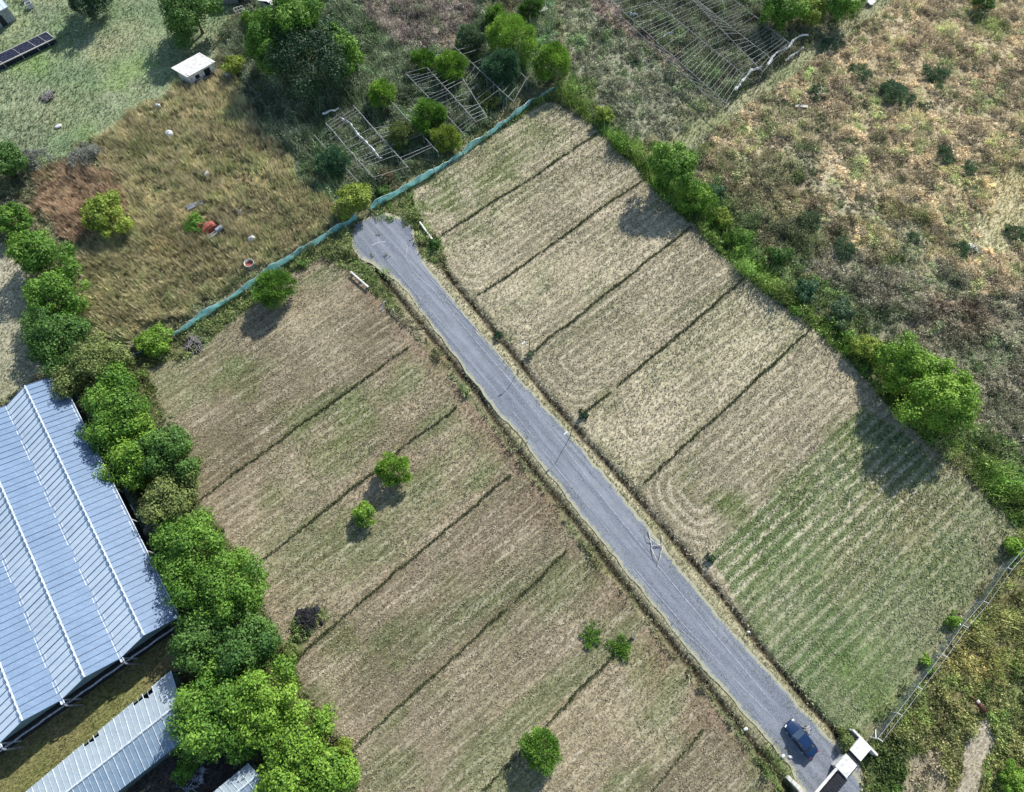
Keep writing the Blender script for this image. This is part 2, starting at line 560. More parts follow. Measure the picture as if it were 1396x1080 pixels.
zone('yard', [(-400, 1250), (-100, 1060), (232, 858), (255, 890), (240, 925), (100, 1045), (-100, 1250)],
     (.15, .155, .06), (.21, .18, .09), dens=7, h=.18, kind='grass', ta=(.16, .20, .06), tb=(.32, .29, .13), warp=.8)
zone('dirt', [(120, 1130), (250, 1010), (300, 1010), (350, 1040), (280, 1130)], (.035, .033, .03), (.06, .055, .05), dens=1, h=.2, kind='grass', warp=.6)
MOWR = [(560, 256), (650, 195), (742, 138), (768, 146), (830, 193), (880, 245), (943, 310), (1018, 378), (1110, 448), (1190, 530), (1290, 632), (1377, 716), (1372, 745),
        (1300, 850), (1165, 1005), (1141, 995), (1046, 893), (975, 803), (745, 537), (700, 482), (613, 378), (600, 330), (577, 300)]
zone('mown_right', MOWR, (.285, .25, .175), (.385, .338, .24), rows=.8, dens=9, h=.10, kind='grass', ta=(.24, .22, .14), tb=(.60, .545, .42), warp=.5, wave=.26)
zone('mown_green', [(968, 757), (1176, 553), (1290, 632), (1377, 716), (1372, 745), (1300, 850), (1165, 1005), (1141, 995), (1046, 893)],
     (.125, .175, .075), (.20, .22, .12), rows=.9, wave=.45, dens=10, h=.13, kind='grass', ta=(.12, .18, .07), tb=(.44, .45, .29), warp=.25)
MOWL = [(440, 352), (478, 371), (510, 402), (560, 452), (640, 547), (700, 622), (760, 702), (855, 817), (960, 952), (1046, 1062), (1200, 1260), (470, 1260), (490, 1030), (420, 940),
        (400, 905), (342, 780), (300, 720), (270, 685), (250, 590), (215, 545), (200, 500), (250, 492), (300, 455), (350, 412), (400, 372)]
zone('mown_left', MOWL, (.19, .162, .105), (.28, .235, .16), rows=.75, dens=9, h=.09, kind='grass', ta=(.19, .17, .105), tb=(.50, .44, .33), warp=.5, wave=.12)
zone('heap_weeds', [(392, 880), (398, 850), (418, 828), (445, 830), (450, 845), (428, 862), (408, 892)], (.10, .12, .05), (.14, .15, .07), dens=9, h=.4, kind='weed', ta=(.10, .16, .05), tb=(.32, .34, .15), warp=.8)
zone('fence_weeds', [(160, 500), (235, 462), (350, 385), (450, 322), (490, 298), (530, 270), (660, 190), (755, 122), (772, 140), (742, 140), (560, 258), (577, 300), (604, 335), (618, 378),
                     (640, 425), (605, 390), (575, 352), (568, 312), (545, 292), (500, 292), (478, 308), (483, 350), (530, 392), (552, 436), (512, 404), (478, 371), (440, 352), (400, 374), (340, 422),
                     (260, 488), (200, 504)],
     (.10, .115, .05), (.14, .14, .07), dens=10, h=.65, kind='weed', ta=(.10, .175, .045), tb=(.34, .36, .16), warp=.6)
ROAD_L = [(479, 318), (480, 335), (490, 352), (512, 365), (540, 383), (562, 408), (585, 440), (612, 477), (664, 545), (718, 607), (780, 688), (842, 765), (902, 840), (962, 915), (1020, 978), (1053, 1016), (1078, 1046),
          (1095, 1085), (1150, 1180)]
ROAD_R = [(484, 308), (500, 297), (525, 290), (548, 297), (563, 310), (567, 330), (574, 352), (600, 386), (636, 432), (692, 498), (754, 566), (820, 642), (880, 712), (940, 790), (1000, 862), (1060, 927),
          (1110, 985), (1141, 1012), (1150, 1034), (1190, 1085), (1260, 1170)]
DITCH_L = [(500, 352), (515, 370), (560, 425), (651, 537), (700, 608), (780, 705), (865, 815), (960, 930), (1046, 1038), (1090, 1095)]
DITCH_R = [(600, 352), (613, 378), (700, 483), (745, 539), (860, 668), (976, 803), (1046, 893), (1100, 957), (1146, 1006)]
zone('verge', [(530, 388), (575, 350), (613, 376), (700, 481), (745, 536), (860, 668), (976, 802), (1146, 1004), (1155, 1060), (1095, 1095), (1046, 1040), (865, 817), (700, 612), (600, 475)],
     (.26, .245, .15), (.34, .31, .21), dens=9, h=.16, kind='grass', ta=(.19, .22, .10), tb=(.55, .53, .38), warp=.4)
zone('entrance_dust', [(1155, 1040), (1176, 1042), (1190, 1200), (1130, 1200)], (.3, .29, .26), (.34, .33, .3), warp=.6)

# patches: centre, radius in sighted px, strength, colour
PATCH = []
GR, BR, PA, DK = (.115, .155, .05), (.17, .125, .075), (.42, .37, .265), (.06, .06, .05)
RU, DG = (.20, .135, .095), (.085, .125, .06)
for q in [(1320, 440, 34, .6, RU), (1285, 410, 24, .5, RU), (1090, 270, 26, .45, RU), (1350, 120, 40, .3, RU), (1250, 60, 34, .3, RU), (1180, 50, 30, .3, RU), (1080, 335, 40, .6, DG), (1020, 300, 24, .6, DG), (1160, 400, 34, .55, DG), (1210, 440, 30, .5, DG), (1330, 480, 44, .45, DG),
          (1370, 560, 36, .4, DG), (1110, 170, 30, .35, DG), (1060, 150, 26, .4, DG), (1190, 120, 34, .3, DG), (1310, 300, 26, .4, DG), (1260, 250, 24, .3, DG), (1380, 220, 30, .3, DG), (1040, 240, 30, .35, DG), (1100, 220, 26, .4, DG), (1230, 350, 26, .4, DG), (1290, 380, 24, .45, DG), (640, 235, 85, .40, GR), (705, 190, 60, .35, GR), (605, 272, 40, .7, GR), (570, 300, 26, .8, GR), (690, 222, 40, .45, GR), (745, 165, 28, .45, GR), (640, 310, 36, .35, GR), (985, 682, 22, .75, GR), (940, 655, 22, .3, GR), (740, 380, 24, .25, GR),
          (830, 545, 22, .3, GR), (690, 462, 14, .5, GR), (330, 520, 42, .5, GR), (425, 620, 48, .45, GR), (480, 575, 44, .45, GR), (375, 672, 24, .6, GR), (470, 555, 30, .3, GR), (635, 600, 36, .4, GR),
          (550, 500, 16, .6, GR), (815, 862, 22, 1.0, GR), (845, 888, 20, .9, GR), (880, 905, 34, .55, GR), (770, 812, 34, .55, GR), (805, 790, 22, .5, GR), (655, 655, 20, .35, GR), (500, 905, 28, .3, GR),
          (460, 880, 30, .45, GR), (590, 940, 26, .45, GR), (540, 985, 24, .5, GR), (540, 905, 10, .6, GR), (1050, 1062, 34, .9, GR), (610, 790, 26, .3, GR), (440, 760, 30, .3, GR), (500, 690, 26, .3, GR), (395, 560, 34, .3, GR),
          (765, 783, 8, .9, GR), (640, 990, 34, .25, GR), (1000, 1005, 10, .7, GR),
          (600, 490, 34, .6, BR), (660, 610, 26, .5, BR), (720, 690, 34, .65, BR), (780, 765, 34, .65, BR), (840, 835, 30, .5, BR), (900, 900, 40, .4, BR), (960, 985, 30, .5, BR), (640, 735, 50, .35, BR), (560, 830, 60, .25, BR),
          (250, 560, 34, .5, PA), (360, 770, 22, .4, PA), (430, 470, 60, .4, PA), (440, 930, 30, .6, PA), (480, 1000, 26, .6, PA), (560, 440, 30, .4, PA), (1040, 500, 80, .25, PA), (860, 350, 70, .25, PA), (1000, 420, 60, .25, PA),
          (1240, 700, 60, .55, (.32, .265, .16)), (1290, 640, 40, .6, (.30, .25, .16)), (1150, 770, 60, .35, (.32, .28, .17)), (1360, 730, 20, .6, (.30, .25, .17)),
          (1010, 700, 40, .5, (.10, .145, .04)), (1070, 660, 44, .5, (.10, .145, .04)), (1150, 600, 34, .6, (.10, .14, .04)), (1040, 760, 40, .35, (.10, .145, .04)), (1280, 790, 50, .3, (.15, .21, .07)), (1180, 930, 50, .5, (.13, .20, .06)), (1140, 900, 30, .3, (.13, .20, .06)),
          (1075, 815, 26, .5, (.22, .23, .16)), (40, 70, 40, .5, (.17, .27, .06)), (170, 95, 42, .5, (.17, .27, .07)), (120, 180, 24, .5, (.16, .24, .08)), (160, 60, 40, .5, (.32, .30, .19)), (40, 190, 30, .5, (.12, .15, .09)), (20, 30, 24, .5, (.30, .34, .17)), (60, 15, 20, .4, (.16, .21, .13)),
          (90, 150, 40, .3, (.30, .28, .17)), (1300, 60, 80, .35, (.42, .34, .22)), (1230, 180, 80, .35, (.42, .34, .23)), (1350, 250, 70, .45, (.46, .38, .2)), (1355, 40, 20, .7, (.24, .30, .08)), (1355, 140, 16, .6, (.24, .30, .1)), (1140, 145, 60, .3, (.36, .29, .2)),
          (690, 25, 40, .5, (.28, .23, .12)), (620, 60, 16, .5, (.26, .2, .1)), (440, 250, 30, .4, (.26, .24, .12)), (200, 200, 30, .4, (.17, .19, .07)), (300, 220, 40, .25, (.3, .26, .13)), (240, 330, 50, .35, (.31, .25, .13)), (150, 380, 40, .35, (.22, .23, .10)), (180, 430, 40, .35, (.22, .22, .11)),
          (1210, 970, 24, .5, (.13, .17, .06)), (1330, 900, 50, .35, (.35, .28, .10)), (1390, 960, 34, .5, (.15, .22, .07)), (960, 150, 36, .35, (.28, .26, .13)), (900, 200, 24, .4, (.25, .22, .11)), (820, 180, 20, .4, (.12, .17, .05))]:
    PATCH.append((W(q[0], q[1])[:2], q[2] / scale_at(q[0], q[1]), q[3], np.array(q[4])))

GROUND_DITCH = (WP(DITCH_L), WP(DITCH_R))
ROAD_POLY = WP(ROAD_L[::-1] + ROAD_R)
STRIPS = {  # unmown grass lines between the plots
    'r': [[(602, 320), (700, 258), (815, 183)], [(652, 403), (700, 371), (839, 270), (880, 243)], [(720, 485), (830, 398), (943, 308)], [(793, 567), (905, 474), (1018, 375)], [(878, 658), (1008, 540), (1111, 441)]],
    'l': [[(557, 473), (470, 536), (350, 623), (268, 685)], [(624, 555), (560, 602), (450, 690), (342, 776)], [(697, 648), (600, 728), (510, 806), (395, 903)], [(773, 752), (700, 822), (600, 912), (477, 1025)], [(861, 869), (790, 942), (700, 1033), (640, 1095)],
          [(958, 996), (925, 1035), (880, 1090)]]}


UR, UL, VR, VL, WU = -58.9, -44.4, 27.3, 18.9, 12.64


def row_phase(x, y):
    """distance from the edge of each plot, corners rounded: mowers work round and round"""
    u = UD[0] * x + UD[1] * y
    v = VD[0] * x + VD[1] * y
    right = v > (VR + VL) / 2
    t = ((u - np.where(right, UR, UL)) / WU) % 1.0
    du = np.minimum(t, 1 - t) * WU
    dv = np.where(right, np.minimum(v - VR - 1.0, VR + 34 - v), np.minimum(VL - 2.0 - v, v - VL + 40))
    dv = np.maximum(dv, 0)
    r = 5.0
    q = np.hypot(np.maximum(r - du, 0), np.maximum(r - dv, 0))
    ph = np.where((du < r) & (dv < r), r - q, np.minimum(du, dv))
    ph = np.where(right, ph, du)
    far = np.where(right, VR + 34 - v, v - VL + 40) < np.where(right, v - VR, VL - v)
    ph = np.where(far & (dv < r), du, ph)          # only the road ends are turned on
    wide = right & (u > UR + 4.93 * WU)            # the green plot is mown in straight passes
    return np.where(wide, u - UR, ph)


def land(x, y):
    """colours and cover of the land at world points"""
    n = len(x)
    wx = fbm(x, y, 5.0, 4, 3.0) - .5
    wy = fbm(x, y, 5.0, 4, 31.0) - .5
    idx = np.zeros(n, int)
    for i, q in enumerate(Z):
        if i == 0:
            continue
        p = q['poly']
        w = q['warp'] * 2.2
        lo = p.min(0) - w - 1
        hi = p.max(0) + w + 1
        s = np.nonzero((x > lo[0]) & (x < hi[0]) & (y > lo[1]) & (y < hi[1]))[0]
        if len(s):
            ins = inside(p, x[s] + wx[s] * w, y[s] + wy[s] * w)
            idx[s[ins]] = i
    A = np.array([q['a'] for q in Z])
    B = np.array([q['b'] for q in Z])
    t = np.clip((fbm(x, y, 7.0, 4, 11.0) - .32) / .36, 0, 1)[:, None]
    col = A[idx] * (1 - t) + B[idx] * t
    TA = np.array([q['ta'] for q in Z])[idx]
    TB = np.array([q['tb'] for q in Z])[idx]
    rows = np.array([q['rows'] for q in Z])[idx]
    for c, r, s, k in PATCH:
        d = np.hypot((x - c[0]), (y - c[1])) / r
        m = np.nonzero(d < 1.7)[0]
        if not len(m):
            continue
        f = np.clip(1.25 - d[m] + (fbm(x[m], y[m], 2.6, 4, 5.0) - .5) * 1.9, 0, 1) * s
        f = f[:, None]
        col[m] = col[m] * (1 - f) + k * f
        TA[m] = TA[m] * (1 - f) + k * .85 * f
        TB[m] = TB[m] * (1 - f) + k * 1.6 * f
    # the mown land is a patchwork: greener regrowth, bare pinkish soil, drifts of straw
    mw = np.array([q['name'].startswith('mown') for q in Z])[idx]
    m = np.nonzero(mw)[0]
    xm, ym = x[m], y[m]
    u = UD[0] * xm + UD[1] * ym
    v = VD[0] * xm + VD[1] * ym
    left = v < (VR + VL) / 2
    plot = np.floor((u - np.where(left, UL, UR)) / WU)
    f = np.clip((fbm(u * 1.0, v * .42, 4.5, 5, 91.0) - .50 + .05 * np.sin(plot * 2.3 + 1)) * 5, 0, 1) * np.where(left, .64, .30)
    f = f[:, None]
    g = np.array((.135, .165, .075))
    col[m] = col[m] * (1 - f) + g * f
    TA[m] = TA[m] * (1 - f) + g * .85 * f
    TB[m] = TB[m] * (1 - f) + g * 2.0 * f
    f = (np.clip((fbm(u * 1.0, v * .5, 6.0, 5, 143.0) - .52) * 5, 0, 1) * np.where(left, .55, .2))[:, None]
    k = np.array((.295, .24, .178))
    col[m] = col[m] * (1 - f) + k * f
    TA[m] = TA[m] * (1 - f) + k * .9 * f
    sh = np.where(left, .90 + .12 * np.sin(plot * 1.9 + .5), .95 + .09 * np.sin(plot * 2.7))[:, None]
    col[m] *= sh
    # bare brown headland beside the left ditch
    f = np.clip(1.35 - (VL - v) / 3.4, 0, 1) * left * np.clip((fbm(xm, ym, 2.5, 4, 201.0) - .30) * 3.2, 0, 1) * .85
    f = f[:, None]
    k = np.array((.235, .175, .125))
    col[m] = col[m] * (1 - f) + k * f
    TA[m] = TA[m] * (1 - f) + k * .8 * f
    TB[m] = TB[m] * (1 - f) + k * 1.5 * f
    rows[m] *= (1 - .8 * f[:, 0])
    # the rows of the green plot show best on its upper left side
    gp = np.nonzero(np.array([q['name'] == 'mown_green' for q in Z])[idx])[0]
    if len(gp):
        ug = UD[0] * x[gp] + UD[1] * y[gp] - (UR + 5 * WU)
        rows[gp] *= np.clip(1.5 - ug / 20, .42, 1) * (.4 + .9 * fbm(x[gp], y[gp], 6, 3, 17.0))
    return idx, col, TA, TB, rows


# ------------------------------------------------------------------ ground sheet
def axis(lo, hi, step, far):
    a = list(np.arange(lo, hi + step / 2, step))
    d = step
    l, r = [], []
    p = lo
    while p > -far:
        d *= 1.5
        p -= d
        l.append(p)
    d = step
    q = hi
    while q < far:
        d *= 1.5
        q += d
        r.append(q)
    return np.array(l[::-1] + a + r)


def make_ground():
    xs = axis(-112, 112, .34, 1500)
    ys = axis(-24, 130, .34, 1500)
    X, Y = np.meshgrid(xs, ys, indexing='ij')
    x, y = X.ravel(), Y.ravel()
    idx, col, TA, TB, rows = land(x, y)
    z = (fbm(x, y, 3.0, 4, 2.0) - .5) * .22 + (fbm(x, y, 22, 3, 8.0) - .5) * .25 - .05
    mown = np.isin(idx, [i for i, q in enumerate(Z) if q['name'].startswith('mown') or q['name'] in ('verge', 'yard', 'entrance_dust')])
    z = np.where(mown, z * .35, z)
    near = (np.abs(x) < 130) & (np.abs(y) < 130)
    dl = np.full(x.shape, 99.0)
    k = np.nonzero(near)[0]
    for pl in GROUND_DITCH:
        dl[k] = np.minimum(dl[k], seg_dist(pl, x[k], y[k]))
    dw = .34 + .30 * fbm(x, y, 2.5, 2, 4.0)
    g = np.exp(-(dl / dw) ** 2)
    z -= .5 * g
    # bare damp earth at the bottom of the ditches, a dry spoil lip beside them
    f = np.clip(g * 1.6 - .15 + (fbm(x, y, .9, 3, 6.0) - .5) * .5, 0, 1)[:, None]
    f = np.where(dl[:, None] < 2, f, 0)
    col = col * (1 - f) + np.array((.042, .034, .022)) * f
    rd = np.zeros(x.shape, bool)
    rd[k] = inside(ROAD_POLY, x[k], y[k])
    z = np.where(rd, -.10, z)
    z = np.where((np.abs(x) > 115) | (np.abs(y) > 134), np.minimum(z, 0), z)
    # fine tonal grain that belongs to the cover itself
    gr = .82 + .36 * fbm(x, y, 1.3, 3, 12.0)
    col = col * gr[:, None]
    wavy = np.array([q['wave'] for q in Z])[idx]
    nx, ny = len(xs), len(ys)
    i = np.arange(nx * ny).reshape(nx, ny)
    F = np.stack([i[:-1, :-1], i[1:, :-1], i[1:, 1:], i[:-1, 1:]], -1).reshape(-1, 4)
    me = bpy.data.meshes.new('ground')
    me.vertices.add(nx * ny)
    me.vertices.foreach_set('co', np.stack([x, y, z], 1).astype(np.float32).ravel())
    me.loops.add(F.size)
    me.loops.foreach_set('vertex_index', F.astype(np.int32).ravel())
    me.polygons.add(len(F))
    me.polygons.foreach_set('loop_start', np.arange(0, F.size, 4, dtype=np.int32))
    me.polygons.foreach_set('loop_total', np.full(len(F), 4, np.int32))
    for nm, c in (('Col', col), ('Mask', np.stack([row_phase(x, y), rows, wavy], 1))):
        a = me.color_attributes.new(nm, 'FLOAT_COLOR', 'POINT')
        c4 = np.ones((len(c), 4), np.float32)
        c4[:, :3] = c
        a.data.foreach_set('color', c4.ravel())
    me.materials.append(M_GROUND)
    me.update(calc_edges=True)
    me.polygons.foreach_set('use_smooth', np.ones(len(F), bool))
    o = link(bpy.data.objects.new('ground', me))
    tag(o, 'mown plots, scrub and lawns seen from above', 'ground', kind='structure')


make_ground()


# ------------------------------------------------------------------ gravel road
def resample(pl, step):
    out = []
    for i in range(len(pl) - 1):
        a, b = np.array(pl[i]), np.array(pl[i + 1])
        n = max(1, int(np.hypot(*(b - a)) / step))
        out += [a + (b - a) * t / n for t in range(n)]
    out.append(np.array(pl[-1]))
    return np.array(out)


def make_road():
    l = resample(WP(ROAD_L), .35)
    r = resample(WP(ROAD_R), .35)
    out = []
    for pl, sd in ((l, 1.0), (r, 5.0)):
        d = np.gradient(pl, axis=0)
        nn = np.stack([-d[:, 1], d[:, 0]], 1)
        nn /= np.linalg.norm(nn, axis=1)[:, None] + 1e-9
        j = (fbm(pl[:, 0], pl[:, 1], 1.6, 4, sd) - .5) * .75
        out.append(pl + nn * j[:, None])
    # lattice across the road so that the margins carry their own data
    n = 700
    tl = np.linspace(0, 1, n)

    def param(pl):
        s = np.r_[0, np.cumsum(np.hypot(*np.diff(pl, axis=0).T))]
        s /= s[-1]
        return np.stack([np.interp(tl, s, pl[:, 0]), np.interp(tl, s, pl[:, 1])], 1)
    a, b = param(out[0]), param(out[1])
    k = 17
    t = np.linspace(0, 1, k)
    P = a[:, None, :] * (1 - t)[None, :, None] + b[:, None, :] * t[None, :, None]
    z = .035 + .03 * (fbm(P[..., 0].ravel(), P[..., 1].ravel(), 1.8, 3, 1.0) - .5) + .03 * np.tile(1 - (2 * t - 1) ** 2, n)
    V = np.concatenate([P.reshape(-1, 2), z[:, None]], 1)
    i = np.arange(n * k).reshape(n, k)
    F = np.stack([i[:-1, :-1], i[:-1, 1:], i[1:, 1:], i[1:, :-1]], -1).reshape(-1, 4)
    me = bpy.data.meshes.new('gravel_road')
    me.from_pydata(V.tolist(), [], F.tolist())
    c = np.ones((n * k, 4), np.float32)
    e = np.clip(1 - np.minimum(t, 1 - t) / .16, 0, 1)
    e = np.tile(e, n)
    # the worn lower left margin is the grassiest
    el = np.tile(np.clip(1 - t / .22, 0, 1), n) * .8
    c[:, 0] = np.clip(np.maximum(e * .95, el), 0, 1) * .8
    at = me.color_attributes.new('Col', 'FLOAT_COLOR', 'POINT')
    at.data.foreach_set('color', c.ravel())
    me.materials.append(M_ROAD)
    me.polygons.foreach_set('use_smooth', [True] * len(F))
    o = link(bpy.data.objects.new('gravel_road', me))
    tag(o, 'grey gravel access road with a rounded turning head', 'road', kind='structure')


make_road()


def ribbon(name, pts, width, z, mat, label):
    p = resample(WP(pts), .4)
    d = np.gradient(p, axis=0)
    nn = np.stack([-d[:, 1], d[:, 0]], 1)
    nn /= np.linalg.norm(nn, axis=1)[:, None] + 1e-9
    w = width * (.35 + 1.1 * fbm(p[:, 0], p[:, 1], 1.1, 3, width * 99))
    mb = MB()
    n = len(p)
    vs = [(*(p[i] + nn[i] * w[i]), z) for i in range(n)] + [(*(p[i] - nn[i] * w[i]), z) for i in range(n)]
    mb.add(vs, [(i, i + 1, n + i + 1, n + i) for i in range(n - 1)])
    return tag(mb.build(name, mat), label, 'wheel track', kind='structure')


M_TRACK = plain('pale_ground_gravel', (.35, .37, .42), .95, var=.25, sc=3)
for pts, w in [([(556, 335), (553, 352), (565, 372), (590, 395), (640, 455), (700, 525), (760, 598), (830, 690), (900, 775), (980, 872), (1050, 955)], .055),
               ([(565, 340), (572, 362), (600, 395), (650, 450), (700, 508)], .05),
               ([(528, 355), (560, 392), (610, 450)], .05),
               ([(700, 562), (760, 640), (830, 725)], .05),
               ([(865, 775), (930, 850), (1000, 925), (1055, 980)], .05),
               ([(910, 842), (980, 905)], .05),
               ([(507, 335), (516, 331), (526, 330)], .14)]:
    ribbon('wheel_track', pts, w, .088, M_TRACK, 'pale wheel track worn in the grey gravel road')


# ------------------------------------------------------------------ ground cover
def blades(P, h, n, lean, width, ca, cb, seed=0):
    """n tapering blades for each tuft at P (m,2)"""
    m = len(P)
    ang = rng.random((m, n)) * 2 * np.pi
    hh = h[:, None] * (.55 + .7 * rng.random((m, n)))
    ln = hh * lean * (.3 + rng.random((m, n)))
    rad = hh * .25 * rng.random((m, n))
    bx = P[:, None, 0] + np.cos(ang) * rad
    by = P[:, None, 1] + np.sin(ang) * rad
    tx = bx + np.cos(ang) * ln
    ty = by + np.sin(ang) * ln
    w = width * (.6 + .8 * rng.random((m, n))) * np.ones((m, 1))
    px, py = -np.sin(ang) * w, np.cos(ang) * w
    z0 = np.full((m, n), -.06)
    T = np.stack([np.stack([bx - px, by - py, z0], -1), np.stack([bx + px, by + py, z0], -1), np.stack([tx, ty, hh], -1)], 2)
    t = np.clip(rng.random((m, 1)) * .75 + rng.random((m, n)) * .45 - .1, 0, 1)[..., None]
    C = ca[:, None, :] * (1 - t) + cb[:, None, :] * t
    C = C * (.8 + .4 * rng.random((m, n, 1)))
    return T.reshape(-1, 3, 3), C.reshape(-1, 3)


def leaves(P, h, r, n, size, ca, cb):
    """leafy weed: n small leaf faces in a low dome over each point"""
    m = len(P)
    u = rng.normal(size=(m, n, 3))
    u /= np.linalg.norm(u, axis=-1, keepdims=True)
    u[..., 2] = np.abs(u[..., 2])
    k = (.45 + .55 * rng.random((m, n, 1)) ** .5)
    c = np.empty((m, n, 3))
    c[..., 0] = P[:, None, 0] + u[..., 0] * k[..., 0] * r[:, None]
    c[..., 1] = P[:, None, 1] + u[..., 1] * k[..., 0] * r[:, None]
    c[..., 2] = u[..., 2] * k[..., 0] * h[:, None] + .03
    nrm = u * .6 + rng.normal(size=(m, n, 3)) * .6
    nrm /= np.linalg.norm(nrm, axis=-1, keepdims=True)
    a = np.cross(nrm, rng.normal(size=(m, n, 3)))
    a /= np.linalg.norm(a, axis=-1, keepdims=True) + 1e-9
    b = np.cross(nrm, a)
    s = size * (.6 + .8 * rng.random((m, n, 1)))
    T = np.stack([c - a * s, c + b * s * .55, c + a * s * 1.0, c - b * s * .55], 2)
    t = np.clip(rng.random((m, 1)) * .8 + rng.random((m, n)) * .4 - .1, 0, 1)[..., None]
    C = ca[:, None, :] * (1 - t) + cb[:, None, :] * t
    C = C * (.75 + .5 * rng.random((m, n, 1)))
    return T.reshape(-1, 4, 3), C.reshape(-1, 3)


def in_view(x, y, margin=3.0):
    # the piece of land the drone can see, with a margin all round
    q = WP([(-70, -60), (1466, -60), (1466, 1140), (-70, 1140)])
    return inside(q, x, y)


HARD = []    # footprints that carry no plants


def scatter():
    x0, x1, y0, y1 = -118, 118, -26, 131
    n = int((x1 - x0) * (y1 - y0) * 14)
    x = x0 + (x1 - x0) * rng.random(n)
    y = y0 + (y1 - y0) * rng.random(n)
    k = in_view(x, y)
    x, y = x[k], y[k]
    k = ~inside(ROAD_POLY, x, y)
    edge = (fbm(x, y, 1.4, 3, 77.0) > .50)
    inroad = ~k
    dl = np.minimum(seg_dist(WP(ROAD_L), x, y), seg_dist(WP(ROAD_R), x, y))
    k |= inroad & edge & (dl < 1.6) & (rng.random(len(x)) < .8)
    k |= inroad & (rng.random(len(x)) < .012)
    for hp in HARD:
        k &= ~inside(hp, x, y)
    x, y = x[k], y[k]
    idx, col, TA, TB, rows = land(x, y)
    dens = np.array([q['dens'] for q in Z])[idx]
    hh = np.array([q['h'] for q in Z])[idx]
    kind = np.array([{'grass': 0, 'reed': 1, 'weed': 2}[q['kind']] for q in Z])[idx]
    clump = np.clip((fbm(x, y, 2.2, 4, 21.0) - .30) / .34, .32, 1.25)
    keep = rng.random(len(x)) < dens / 14 * np.where(kind == 2, clump, 1)
    ditch = np.minimum(seg_dist(GROUND_DITCH[0], x, y), seg_dist(GROUND_DITCH[1], x, y))
    keep &= (ditch > .32) | (rng.random(len(x)) < .15)
    x, y, hh, kind, TA, TB, clump = x[keep], y[keep], hh[keep], kind[keep], TA[keep], TB[keep], clump[keep]
    idx = idx[keep]
    P = np.stack([x, y], 1)
    hn = hh * (.55 + .9 * fbm(x, y, 3.0, 3, 44.0))
    # each plant stands with its own kind: patches of one height and tint
    for sc, amt in ((1.5, 1.0), (3.4, .7)):
        wx = (fbm(x, y, 1.4 * sc, 3, 61.0) - .5) * 2.2 * sc
        wy = (fbm(x, y, 1.4 * sc, 3, 87.0) - .5) * 2.2 * sc
        ix, iy = np.floor((x + wx) / sc).astype(int), np.floor((y + wy) / sc).astype(int)
        a = _T[ix & 255, iy & 255]
        b = _T[(ix * 7 + 3) & 255, (iy * 13 + 5) & 255]
        c = _T[(ix * 5 + 11) & 255, (iy * 3 + 29) & 255]
        wd = np.where(kind == 2, 1.0, np.where(kind == 1, .45, 0)) * amt
        hn = hn * (1 + wd * (1.25 * a - .55))
        tint = 1 + wd * (b * .8 - .38)
        tr = np.where(c > .80, -.16, np.where(c < .2, .03, 0)) * wd
        tb_ = np.where(c > .80, -.20, np.where(c < .2, .03, 0)) * wd
        mul = np.stack([tint * (1 + tr), tint * (1 + np.where(c > .80, .0, np.where(c < .2, .02, 0)) * wd), tint * (1 + tb_)], 1)
        TA = TA * mul
        TB = TB * mul
    g = kind == 0
    names = np.array([q['name'] for q in Z])[idx]
    mown = g & np.char.startswith(names.astype(str), 'mown')
    rest = g & ~mown
    T, C = blades(P[mown], hn[mown] * 1.3, 4, 1.5, .075, TA[mown], TB[mown])
    tag(tri_mesh('stubble', T, C, M_DRY), 'dry cut stubble and clippings on the mown plots', 'stubble', kind='stuff')
    T, C = blades(P[rest], hn[rest], 5, .9, .05, TA[rest], TB[rest])
    tag(tri_mesh('short_grass', T, C, M_LEAF), 'short grass on the lawns, verges and yard', 'grass', kind='stuff')
    g = kind == 1
    T, C = blades(P[g], hn[g] * 1.25, 7, .22, .075, TA[g], TB[g])
    tag(tri_mesh('tall_reeds', T, C, M_DRY), 'tall tan and brown dry reeds behind the turquoise fence', 'reeds', kind='stuff')
    g = kind == 2
    T1, C1 = leaves(P[g], hn[g] * clump[g], .26 + .32 * hn[g], 13, .135, TA[g], TB[g])
    tag(tri_mesh('scrub_weeds', T1, C1, M_LEAF, k=4), 'rough mixed weeds and dry scrub around the plots', 'weeds', kind='stuff')
    g2 = g & (rng.random(len(x)) < .6)
    T2, C2 = blades(P[g2], hn[g2] * 1.15, 4, .5, .045, TA[g2] * 1.1, TB[g2] * 1.15)
    tag(tri_mesh('dry_stems', T2, C2, M_DRY), 'bare dry stems standing up out of the scrub', 'stems', kind='stuff')


# ------------------------------------------------------------------ trees and shrubs
PAL = {
    'deep': ((.032, .095, .022), (.125, .24, .05)),
    'vivid': ((.045, .13, .018), (.19, .35, .05)),
    'bright': ((.080, .19, .022), (.27, .44, .06)),
    'lime': ((.14, .22, .028), (.34, .42, .075)),
    'olive': ((.075, .12, .032), (.23, .28, .09)),
    'grey': ((.17, .185, .155), (.36, .37, .32)),
    'dull': ((.060, .115, .058), (.17, .25, .125)),
    'dark': ((.016, .045, .024), (.05, .10, .05)),
    'teal': ((.035, .10, .05), (.10, .20, .095)),
    'brown': ((.12, .09, .05), (.24, .18, .10)),
}


